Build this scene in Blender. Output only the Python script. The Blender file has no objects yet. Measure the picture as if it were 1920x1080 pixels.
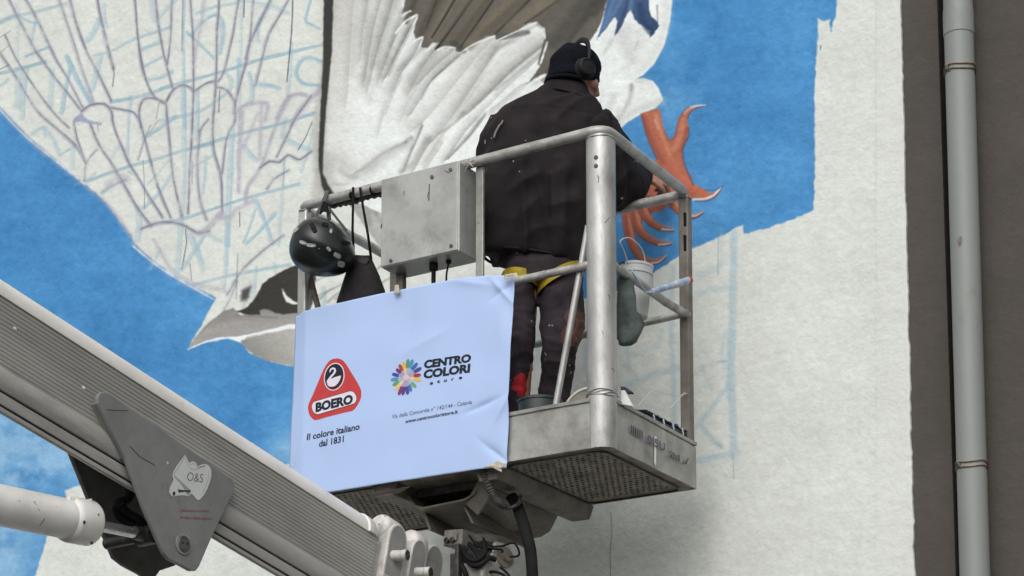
import bpy, bmesh, math, random
import numpy as np
from mathutils import Vector, Matrix, noise

random.seed(3); np.random.seed(3)
scene = bpy.context.scene
COL = scene.collection
rad = math.radians

# ---------------------------------------------------------------- camera (an architectural shot with the lens shifted up)
PITCH = rad(7.8); FPX = 4100.; CX, CY = 960., 1438.
CAM = Vector((0, 0, 1.65))
cam = bpy.data.cameras.new('camera'); camo = bpy.data.objects.new('camera', cam); COL.objects.link(camo)
camo.location = CAM; camo.rotation_euler = (math.pi / 2 + PITCH, 0, 0)
cam.sensor_width = 36.; cam.lens = FPX / 1920 * 36; cam.shift_y = (CY - 540) / 1920; cam.clip_start = .1; cam.clip_end = 2000
scene.camera = camo

# ---------------------------------------------------------------- sky, sun, exposure
SUN_AZ, SUN_EL = rad(194), rad(42)              # direction towards the sun: compass from +Y, behind and left of the camera
w = bpy.data.worlds.new('World'); scene.world = w; w.use_nodes = True
nt = w.node_tree; nt.nodes.clear()
sky = nt.nodes.new('ShaderNodeTexSky'); sky.sky_type = 'NISHITA'; sky.sun_disc = False
sky.sun_elevation = SUN_EL; sky.sun_rotation = SUN_AZ; sky.dust_density = 4.; sky.air_density = 1.; sky.ozone_density = 1.
hs = nt.nodes.new('ShaderNodeHueSaturation'); hs.inputs['Saturation'].default_value = .16
bg = nt.nodes.new('ShaderNodeBackground'); bg.inputs['Strength'].default_value = .15
wo = nt.nodes.new('ShaderNodeOutputWorld')
nt.links.new(sky.outputs[0], hs.inputs['Color']); nt.links.new(hs.outputs[0], bg.inputs['Color']); nt.links.new(bg.outputs[0], wo.inputs['Surface'])
sl = bpy.data.lights.new('sun', 'SUN'); sl.energy = .65; sl.angle = rad(70); sl.color = (1., .99, .97)
so = bpy.data.objects.new('sun', sl); COL.objects.link(so)
sd = Vector((math.sin(SUN_AZ) * math.cos(SUN_EL), math.cos(SUN_AZ) * math.cos(SUN_EL), math.sin(SUN_EL)))
so.rotation_euler = sd.to_track_quat('Z', 'Y').to_euler(); so.location = sd * 30
scene.view_settings.view_transform = 'Standard'; scene.view_settings.look = 'None'
scene.view_settings.exposure = .0; scene.view_settings.gamma = 1.; scene.view_settings.use_curve_mapping = False
scene.render.engine = 'CYCLES'; scene.cycles.max_bounces = 6; scene.cycles.use_denoising = True

# ---------------------------------------------------------------- frames: the lift basket's own axes (x along its front, y to the wall, z up)
def ray(px, py):
    return Vector((1, 0, 0)) * ((px - CX) / FPX) + Vector((0, -math.sin(PITCH), math.cos(PITCH))) * ((CY - py) / FPX) + Vector((0, math.cos(PITCH), math.sin(PITCH)))
YAW = rad(31.1)
ORG = CAM + ray(1141, 834) * 8.1
L2W = Matrix.Translation(ORG) @ Matrix.Rotation(-YAW, 4, 'Z'); W2L = L2W.inverted()
def hit(M, px, py, axis, off):
    """point of the plane axis = off (in frame M) that lies in this sight direction, in M's coordinates"""
    Mi = M.inverted(); c = Mi @ CAM; d = Mi.to_3x3() @ ray(px, py); i = 'xyz'.index(axis)
    return c + d * ((off - c[i]) / d[i])
def at(px, py, axis='y', off=0.): return hit(L2W, px, py, axis, off)
WLD = Matrix.Identity(4)
def wy(px, py, Y): return W2L @ hit(WLD, px, py, 'y', Y)

# ---------------------------------------------------------------- materials
def lin(c):
    c = np.asarray(c, float) / 255.; return tuple(np.where(c <= .04045, c / 12.92, ((c + .055) / 1.055)**2.4))
def mat(name, col, rough=.6, metal=0., var=.12, vscale=6., bump=0., bscale=60., col2=None, dirt=0., dscale=3., dcol=(.05, .045, .04), specks=0., sscale=40., scol=(.6, .6, .58), coat=0., spec=.5, stretch=(1, 1, 1), bump2=0., b2scale=12., sheen=0.):
    m = bpy.data.materials.new(name); m.use_nodes = True; n = m.node_tree.nodes; l = m.node_tree.links
    b = n['Principled BSDF']; b.inputs['Roughness'].default_value = rough; b.inputs['Metallic'].default_value = metal
    b.inputs['Coat Weight'].default_value = coat; b.inputs['Specular IOR Level'].default_value = spec
    if sheen: b.inputs['Sheen Weight'].default_value = sheen
    tc = n.new('ShaderNodeTexCoord'); mp = n.new('ShaderNodeMapping'); mp.inputs['Scale'].default_value = stretch; l.new(tc.outputs['Object'], mp.inputs['Vector'])
    def nz(scale, detail=6., r=.6):
        t = n.new('ShaderNodeTexNoise'); t.inputs['Scale'].default_value = scale; t.inputs['Detail'].default_value = detail; t.inputs['Roughness'].default_value = r
        l.new(mp.outputs[0], t.inputs['Vector']); return t
    def ramp(src, a, bb):
        r = n.new('ShaderNodeMapRange'); r.inputs['From Min'].default_value = a; r.inputs['From Max'].default_value = bb; l.new(src, r.inputs['Value']); return r.outputs[0]
    def mix(f, a, bb):
        x = n.new('ShaderNodeMix'); x.data_type = 'RGBA'
        if isinstance(f, float): x.inputs[0].default_value = f
        else: l.new(f, x.inputs[0])
        for s, v in ((6, a), (7, bb)):
            if isinstance(v, tuple): x.inputs[s].default_value = (*v[:3], 1)
            else: l.new(v, x.inputs[s])
        return x.outputs[2]
    c2 = col2 or tuple(min(1, v * (1 + var * 1.6)) for v in col); c1 = tuple(v * (1 - var * 1.6) for v in col) if col2 is None else col
    out = mix(ramp(nz(vscale).outputs[0], .3, .7), tuple(c1), tuple(c2))
    if dirt:
        out = mix(ramp(nz(dscale, 8., .7).outputs[0], .62 - dirt * .25, .80), out, tuple(dcol))
    if specks:
        v = n.new('ShaderNodeTexVoronoi'); v.inputs['Scale'].default_value = sscale; l.new(mp.outputs[0], v.inputs['Vector'])
        a = n.new('ShaderNodeMath'); a.operation = 'LESS_THAN'; l.new(v.outputs['Distance'], a.inputs[0]); a.inputs[1].default_value = .16
        g = n.new('ShaderNodeMath'); g.operation = 'MULTIPLY'; l.new(a.outputs[0], g.inputs[0]); l.new(ramp(nz(sscale * .13, 3.).outputs[0], .66 - specks * .12, .68 - specks * .12), g.inputs[1])
        out = mix(g.outputs[0], out, tuple(scol))
    l.new(out, b.inputs['Base Color'])
    rr = n.new('ShaderNodeMapRange'); l.new(nz(vscale * 1.7).outputs[0], rr.inputs['Value']); rr.inputs['To Min'].default_value = max(.02, rough - .12); rr.inputs['To Max'].default_value = min(1, rough + .12); l.new(rr.outputs[0], b.inputs['Roughness'])
    prev = None
    for bs, sc, dist in ((bump, bscale, .004), (bump2, b2scale, .02)):
        if bs:
            bn = n.new('ShaderNodeBump'); bn.inputs['Strength'].default_value = bs; bn.inputs['Distance'].default_value = dist; l.new(nz(sc, 5.).outputs[0], bn.inputs['Height'])
            if prev: l.new(prev, bn.inputs['Normal'])
            prev = bn.outputs[0]
    if prev: l.new(prev, b.inputs['Normal'])
    return m
ALU = mat('weathered_aluminium', (.42, .42, .40), .42, .4, .2, 8., .3, 90., dirt=.42, dscale=7., dcol=(.13, .12, .105), specks=.2, sscale=36., scol=(.09, .08, .07), stretch=(1, 1, .45))
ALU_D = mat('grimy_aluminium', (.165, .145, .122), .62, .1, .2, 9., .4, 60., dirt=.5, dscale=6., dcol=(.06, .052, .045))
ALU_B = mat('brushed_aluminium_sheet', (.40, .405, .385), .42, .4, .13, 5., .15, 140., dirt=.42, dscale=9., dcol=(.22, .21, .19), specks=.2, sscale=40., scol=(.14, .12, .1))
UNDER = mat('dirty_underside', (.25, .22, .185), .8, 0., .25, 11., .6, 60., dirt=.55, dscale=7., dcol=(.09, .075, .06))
BOOMG = mat('boom_grey', (.36, .352, .325), .5, .15, .14, 5., .12, 120., dirt=.3, dscale=4., dcol=(.13, .12, .105), stretch=(1, .25, 1))
BOOMW = mat('boom_pale', (.76, .74, .69), .4, .05, .08, 4., .08, 100., dirt=.08, dscale=6., dcol=(.3, .28, .25))  # top cover and end collar, set paler than the ribbed side
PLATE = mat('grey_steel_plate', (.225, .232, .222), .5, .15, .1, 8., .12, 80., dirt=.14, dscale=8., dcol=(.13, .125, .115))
WPAINT = mat('chipped_white_paint', (.84, .82, .78), .42, 0., .07, 8., .15, 70., dirt=.16, dscale=14., dcol=(.33, .3, .26), specks=.25, sscale=30., scol=(.08, .07, .06))
BLACKR = mat('black_rubber', (.009, .009, .010), .7, 0., .2, 20., .2, 120., spec=.15)
DARKM = mat('dark_oily_metal', (.05, .046, .042), .5, .3, .3, 25., .3, 90., dirt=.3, dscale=20., dcol=(.2, .19, .17))
CHROME = mat('steel_rod', (.5, .5, .5), .28, .8, .08, 20.)
BOLT = mat('rusty_bolt', (.11, .095, .08), .6, .3, .3, 60.)

# ---------------------------------------------------------------- mesh helpers
def basis(d):
    d = Vector(d).normalized(); a = Vector((0, 0, 1)) if abs(d.z) < .9 else Vector((1, 0, 0))
    u = d.cross(a).normalized(); return u, d.cross(u).normalized(), d
def fillet(pts, r, closed=False, k=5):
    P = [Vector(p) for p in pts]; out = []; n = len(P)
    for i in range(n):
        if not closed and i in (0, n - 1): out.append(P[i]); continue
        a, b, c = P[i - 1], P[i], P[(i + 1) % n]; ri = min(r, (a - b).length * .45, (c - b).length * .45)
        s, e = b + (a - b).normalized() * ri, b + (c - b).normalized() * ri
        for j in range(k + 1):
            t = j / k; out.append(s * (1 - t)**2 + b * 2 * t * (1 - t) + e * t * t)
    return out
def spline(pts, k=6):
    p = [Vector(q) for q in pts]; q = [2 * p[0] - p[1]] + p + [2 * p[-1] - p[-2]]; out = []
    for i in range(1, len(q) - 2):
        for j in range(k):
            t = j / k
            out.append(.5 * (2 * q[i] + (q[i + 1] - q[i - 1]) * t + (2 * q[i - 1] - 5 * q[i] + 4 * q[i + 1] - q[i + 2]) * t * t + (3 * q[i] - q[i - 1] - 3 * q[i + 1] + q[i + 2]) * t**3))
    return out + [p[-1]]
class MB:
    def __init__(s): s.v = []; s.f = []
    def add(s, vs, fs):
        o = len(s.v); s.v += [Vector(v) for v in vs]; s.f += [tuple(i + o for i in f) for f in fs]; return s
    def box(s, lo, hi, M=None):
        (a, b, c), (d, e, f) = lo, hi
        vs = [Vector(p) for p in ((a, b, c), (d, b, c), (d, e, c), (a, e, c), (a, b, f), (d, b, f), (d, e, f), (a, e, f))]
        if M: vs = [M @ v for v in vs]
        return s.add(vs, [(0, 3, 2, 1), (4, 5, 6, 7), (0, 1, 5, 4), (1, 2, 6, 5), (2, 3, 7, 6), (3, 0, 4, 7)])
    def prism(s, poly, vec):
        n = len(poly); P = [Vector(p) for p in poly]; vec = Vector(vec)
        nr = Vector((0, 0, 0))
        for i in range(n): nr += (P[i] - P[0]).cross(P[(i + 1) % n] - P[0])
        if nr.dot(vec) > 0: P.reverse()
        return s.add(P + [p + vec for p in P], [tuple(range(n)), tuple(range(2 * n - 1, n - 1, -1))] + [(i, (i + 1) % n, (i + 1) % n + n, i + n) for i in range(n)])
    def tube(s, pts, r, n=10, closed=False, caps=True, flat=1., up=None):
        P = [Vector(p) for p in pts]; m = len(P); R = r if isinstance(r, (list, tuple)) else [r] * m; rings = []
        pu = None
        for i in range(m):
            t = (P[(i + 1) % m] - P[i - 1]) if closed else (P[min(i + 1, m - 1)] - P[max(i - 1, 0)])
            if t.length < 1e-9: t = Vector((0, 0, 1))
            t.normalize()
            if pu is None: u = (Vector(up) - t * t.dot(Vector(up))).normalized() if up else basis(t)[0]
            else: u = (pu - t * t.dot(pu)).normalized()
            pu = u; v = t.cross(u)
            rings.append([P[i] + (u * math.cos(2 * math.pi * j / n) + v * math.sin(2 * math.pi * j / n) * flat) * R[i] for j in range(n)])
        vs = [q for g in rings for q in g]; fs = []
        for i in range(m if closed else m - 1):
            a, b = i * n, ((i + 1) % m) * n
            fs += [(a + j, a + (j + 1) % n, b + (j + 1) % n, b + j) for j in range(n)]
        if caps and not closed: fs += [tuple(range(n))[::-1], tuple(range((m - 1) * n, m * n))]
        return s.add(vs, fs)
    def cyl(s, a, b, r, n=16, r2=None): return s.tube([a, b], [r, r if r2 is None else r2], n)
    def lathe(s, prof, org, ax, n=24, ref=None):
        """profile of (radius, height) turned round the axis ax through org"""
        u, v, d = basis(ax); org = Vector(org)
        if ref: u = (Vector(ref) - d * d.dot(Vector(ref))).normalized(); v = d.cross(u)
        vs = []; fs = []; m = len(prof)
        for r, h in prof: vs += [org + d * h + (u * math.cos(2 * math.pi * j / n) + v * math.sin(2 * math.pi * j / n)) * r for j in range(n)]
        for i in range(m - 1): fs += [(i * n + j, i * n + (j + 1) % n, (i + 1) * n + (j + 1) % n, (i + 1) * n + j) for j in range(n)]
        fs += [tuple(range(n))[::-1], tuple(range((m - 1) * n, m * n))]
        return s.add(vs, fs)
    def loft(s, rings, caps=True):
        n = len(rings[0]); m = len(rings); fs = []
        for i in range(m - 1): fs += [(i * n + j, i * n + (j + 1) % n, (i + 1) * n + (j + 1) % n, (i + 1) * n + j) for j in range(n)]
        if caps: fs += [tuple(range(n))[::-1], tuple(range((m - 1) * n, m * n))]
        return s.add([q for r in rings for q in r], fs)
    def ell(s, c, rx, ry, rz, n=20, m=12, M=None):
        M = M or Matrix.Identity(3); c = Vector(c); rings = []
        for i in range(m + 1):
            t = math.pi * i / m; t = min(max(t, .02), math.pi - .02)
            rings.append([c + M @ Vector((rx * math.sin(t) * math.cos(2 * math.pi * j / n), ry * math.sin(t) * math.sin(2 * math.pi * j / n), -rz * math.cos(t))) for j in range(n)])
        return s.loft(rings)
    def grid(s, fn, nu, nv):
        vs = [fn(i / nu, j / nv) for j in range(nv + 1) for i in range(nu + 1)]
        return s.add(vs, [(j * (nu + 1) + i, j * (nu + 1) + i + 1, (j + 1) * (nu + 1) + i + 1, (j + 1) * (nu + 1) + i) for j in range(nv) for i in range(nu)])
def to_mesh(mb, name, recalc=True):
    me = bpy.data.meshes.new(name); me.from_pydata([tuple(v) for v in mb.v], [], mb.f)
    if recalc:
        bm = bmesh.new(); bm.from_mesh(me); bmesh.ops.recalc_face_normals(bm, faces=bm.faces); bm.to_mesh(me); bm.free()
    return me
def thing(name, label, cat, base=(0, 0, 0), group=None, M=None):
    """an Empty at the thing's base, in the frame M (the basket's by default); its parts are authored in that frame"""
    o = bpy.data.objects.new(name, None); COL.objects.link(o); o.empty_display_size = .1
    o.matrix_world = (M or L2W) @ Matrix.Translation(Vector(base)); o['label'] = label; o['category'] = cat; o['base'] = list(base)
    if group: o['group'] = group
    return o
def base_of(p):
    while p.parent: p = p.parent
    return Vector(p['base'])
def obj(name, mb, material, parent, smooth=30, bevel=0., label=None, kind=None, recalc=True, bseg=2):
    me = mb if isinstance(mb, bpy.types.Mesh) else to_mesh(mb, name, recalc)
    me.transform(Matrix.Translation(-base_of(parent)))
    me.materials.clear(); me.materials.append(material)
    me.shade_smooth() if smooth else me.shade_flat()
    if smooth and smooth < 180: me.set_sharp_from_angle(angle=rad(smooth))
    o = bpy.data.objects.new(name, me); COL.objects.link(o); o.parent = parent
    if bevel:
        b = o.modifiers.new('bevel', 'BEVEL'); b.width = bevel; b.segments = bseg; b.limit_method = 'ANGLE'; b.angle_limit = rad(40); b.harden_normals = False
    if label: o['label'] = label
    if kind: o['kind'] = kind
    return o
def fuse(mb, voxel, smooth=4, factor=.5):
    """melts overlapping closed shells into one continuous surface"""
    me = to_mesh(mb, 'fused'); o = bpy.data.objects.new('fused', me); COL.objects.link(o)
    r = o.modifiers.new('r', 'REMESH'); r.mode = 'VOXEL'; r.voxel_size = voxel; r.adaptivity = 0.
    if smooth: q = o.modifiers.new('s', 'SMOOTH'); q.iterations = smooth; q.factor = factor
    dg = bpy.context.evaluated_depsgraph_get(); out = bpy.data.meshes.new_from_object(o.evaluated_get(dg))
    bpy.data.objects.remove(o); bpy.data.meshes.remove(me); return out
def displace(me, fn):
    nr = [v.normal.copy() for v in me.vertices]
    for v, q in zip(me.vertices, nr): v.co = v.co + q * fn(v.co, q)
    me.update()
FONT_CAP = {}
def text_mb(s, bold=0., shear=0., spacing=1.):
    """flat letter shapes with baseline y = 0, scaled to a cap height of 1; returns verts, faces, width"""
    def shape(t):
        cu = bpy.data.curves.new('lettering', 'FONT'); cu.body = t; cu.size = 1.; cu.offset = bold; cu.shear = shear; cu.space_character = spacing; cu.resolution_u = 3; cu.fill_mode = 'FRONT'
        o = bpy.data.objects.new('lettering', cu); COL.objects.link(o); dg = bpy.context.evaluated_depsgraph_get(); dg.update()
        e = o.evaluated_get(dg); m = e.to_mesh(); vs = [(v.co.x, v.co.y) for v in m.vertices]; fs = [tuple(p.vertices) for p in m.polygons]; e.to_mesh_clear()
        bpy.data.objects.remove(o); bpy.data.curves.remove(cu); return vs, fs
    if not FONT_CAP: vs, _ = shape('H'); FONT_CAP['h'] = max(v[1] for v in vs)
    vs, fs = shape(s); h = FONT_CAP['h']; x0 = min(v[0] for v in vs); vs = [((x - x0) / h, y / h) for x, y in vs]
    return vs, fs, max(v[0] for v in vs)
# ---------------------------------------------------------------- the painted mural (colours of the paint itself, in wall coordinates)
class Canvas:
    """Samples of the painted wall face; shapes are given on a 1920 x 1080 drawing of that face."""
    def __init__(s, xs, ys):
        s.xs = xs.astype(np.float32); s.ys = ys.astype(np.float32)
        s.rgb = np.zeros((len(ys), len(xs), 3), np.float32)
        s.cov = np.zeros((len(ys), len(xs)), np.float32)
        s.rs = np.random.RandomState(5)
        s.n1 = s.noise(9, 3); s.n2 = s.noise(40, 4); s.n3 = s.noise(160, 4); s.nb = s.noise(26, 3, (3.2, 1)); s.nv = s.noise(30, 3, (1, 4))
    def noise(s, scale, octs, st=(1, 1)):
        out = np.zeros((len(s.ys), len(s.xs)), np.float32); amp = 1.; tot = 0
        for o in range(octs):
            sx, sy = scale * st[0] / 2**o, scale * st[1] / 2**o
            gx = (s.xs + 900) / sx; gy = (s.ys + 900) / sy
            nx, ny = int(gx.max()) + 3, int(gy.max()) + 3
            g = s.rs.rand(ny, nx).astype(np.float32)
            ix = gx.astype(int); iy = gy.astype(int); fx = gx - ix; fy = gy - iy
            fx = fx * fx * (3 - 2 * fx); fy = fy * fy * (3 - 2 * fy)
            a = g[iy][:, ix] * (1 - fx) + g[iy][:, ix + 1] * fx
            b = g[iy + 1][:, ix] * (1 - fx) + g[iy + 1][:, ix + 1] * fx
            out += amp * (a * (1 - fy)[:, None] + b * fy[:, None]); tot += amp; amp *= .55
        return out / tot - .5
    def box(s, x0, y0, x1, y1):
        i0, i1 = np.searchsorted(s.xs, [x0, x1]); j0, j1 = np.searchsorted(s.ys, [y0, y1])
        return slice(j0, max(j1, j0)), slice(i0, max(i1, i0))
    def put(s, sl, m, col, cover=True):
        c = np.asarray(col, np.float32)
        if c.ndim == 1: c = c / 255.
        s.rgb[sl] = s.rgb[sl] * (1 - m[..., None]) + c * m[..., None]
        if cover: s.cov[sl] = np.maximum(s.cov[sl], m)
    def sdf(s, poly, sl):
        X = s.xs[sl[1]][None, :]; Y = s.ys[sl[0]][:, None]
        d2 = np.full((Y.shape[0], X.shape[1]), 1e12, np.float32); ins = np.zeros_like(d2, bool)
        n = len(poly)
        for i in range(n):
            ax, ay = poly[i]; bx, by = poly[(i + 1) % n]
            ex, ey = bx - ax, by - ay; L2 = ex * ex + ey * ey + 1e-9
            t = np.clip(((X - ax) * ex + (Y - ay) * ey) / L2, 0, 1)
            d2 = np.minimum(d2, (X - ax - t * ex)**2 + (Y - ay - t * ey)**2)
            if ay != by:
                c = ((ay > Y) != (by > Y)) & (X < ex * (Y - ay) / ey + ax); ins ^= c
        d = np.sqrt(d2); return np.where(ins, -d, d)
    def fill(s, poly, col, soft=1.6, a=1., rough=1.2, col2=None, axis=None, tex=.0):
        """a filled shape; col2/axis give a blended second colour, rough an uneven brushed edge"""
        p = np.array(poly, float); pad = soft * 2 + rough * 2 + 2
        sl = s.box(p[:, 0].min() - pad, p[:, 1].min() - pad, p[:, 0].max() + pad, p[:, 1].max() + pad)
        if s.rgb[sl].size == 0: return
        d = s.sdf([tuple(q) for q in p], sl) + s.n1[sl] * rough * 2.5
        m = np.clip(.5 - d / soft / 2, 0, 1) * a
        if tex: m = m * np.clip(1 - tex + tex * 2 * (s.nb[sl] + .5), 0, 1)
        c = np.array(col, np.float32) / 255.
        if col2 is not None:
            (x0, y0), (x1, y1) = axis; ex, ey = x1 - x0, y1 - y0
            t = np.clip(((s.xs[sl[1]][None, :] - x0) * ex + (s.ys[sl[0]][:, None] - y0) * ey) / (ex * ex + ey * ey), 0, 1)
            c = c * (1 - t[..., None]) + (np.array(col2, np.float32) / 255.) * t[..., None]
            s.put(sl, m, c)
        else: s.put(sl, m, col)
    def stroke(s, pts, w, col, a=.8, soft=1.5, w1=None, dry=.35, smooth=True, wob=0., side=0):
        """one brush or pencil stroke along a smooth path, width w (to w1), broken up where the brush ran dry"""
        p = [np.array(q, float) for q in pts]
        if p[0][1] <= 2 and len(p) > 1:
            e = p[0] - p[1]; e = e / max(abs(e[1]), 1e-3) * 150
            if abs(e[0]) < 400: p.insert(0, p[0] + e)
        if smooth and len(p) > 2:
            q = [2 * p[0] - p[1]] + p + [2 * p[-1] - p[-2]]; out = []
            for i in range(1, len(q) - 2):
                k = max(2, min(8, int(np.hypot(*(q[i + 1] - q[i])) / 9)))
                for t in np.arange(k) / k:
                    out.append(.5 * (2 * q[i] + (q[i + 1] - q[i - 1]) * t + (2 * q[i - 1] - 5 * q[i] + 4 * q[i + 1] - q[i + 2]) * t * t + (3 * q[i] - q[i - 1] - 3 * q[i + 1] + q[i + 2]) * t**3))
            p = out + [p[-1]]
        A = np.array(p); w1 = w if w1 is None else w1; wm = max(w, w1)
        if wob and len(A) > 3:                                        # an unsteady hand
            k = np.convolve(s.rs.randn(len(A) + 6), np.ones(4) / 4, 'same')[3:-3]; k2 = np.convolve(s.rs.randn(len(A) + 6), np.ones(4) / 4, 'same')[3:-3]
            A = A + np.stack([k, k2], 1) * wob
        wv = 1 + (.35 * np.convolve(s.rs.randn(len(A) + 8), np.ones(5) / 5, 'same')[4:-4] if wob else np.zeros(len(A)))
        pad = wm * (1.3 if side else .75) + soft * 2 + 3
        sl = s.box(A[:, 0].min() - pad, A[:, 1].min() - pad, A[:, 0].max() + pad, A[:, 1].max() + pad)
        if s.rgb[sl].size == 0: return
        M = np.zeros(s.rgb[sl].shape[:2], np.float32); j0 = sl[0].start; i0 = sl[1].start
        n = len(A) - 1
        for i in range(n):
            ax, ay = A[i]; bx, by = A[i + 1]
            q = s.box(min(ax, bx) - pad, min(ay, by) - pad, max(ax, bx) + pad, max(ay, by) + pad)
            X = s.xs[q[1]][None, :]; Y = s.ys[q[0]][:, None]
            if X.size == 0 or Y.size == 0: continue
            ex, ey = bx - ax, by - ay; L2 = ex * ex + ey * ey + 1e-9
            t = np.clip(((X - ax) * ex + (Y - ay) * ey) / L2, 0, 1)
            d = np.sqrt((X - ax - t * ex)**2 + (Y - ay - t * ey)**2)
            ww = (w + (w1 - w) * (i + t) / n) / 2 * max(.3, wv[i] * .5 + wv[i + 1] * .5)
            if side:                                                  # crisp along the path, fading away on one side of it
                sg = np.sign(ex * (Y - ay) - ey * (X - ax)) * side
                m = np.where(sg > 0, np.clip(1 - d / (ww * 2), 0, 1)**1.5, np.clip(1 - d / 1.6, 0, 1))
            else: m = np.clip(.5 + (ww - d) / soft / 2, 0, 1)
            sub = (slice(q[0].start - j0, q[0].stop - j0), slice(q[1].start - i0, q[1].stop - i0))
            M[sub] = np.maximum(M[sub], m)
        br = np.clip(1 - dry + dry * 2.2 * (s.n1[sl] * .9 + s.n2[sl] * .9 + .5), 0, 1.15)
        s.put(sl, np.clip(M * a * br, 0, 1), col)

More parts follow.
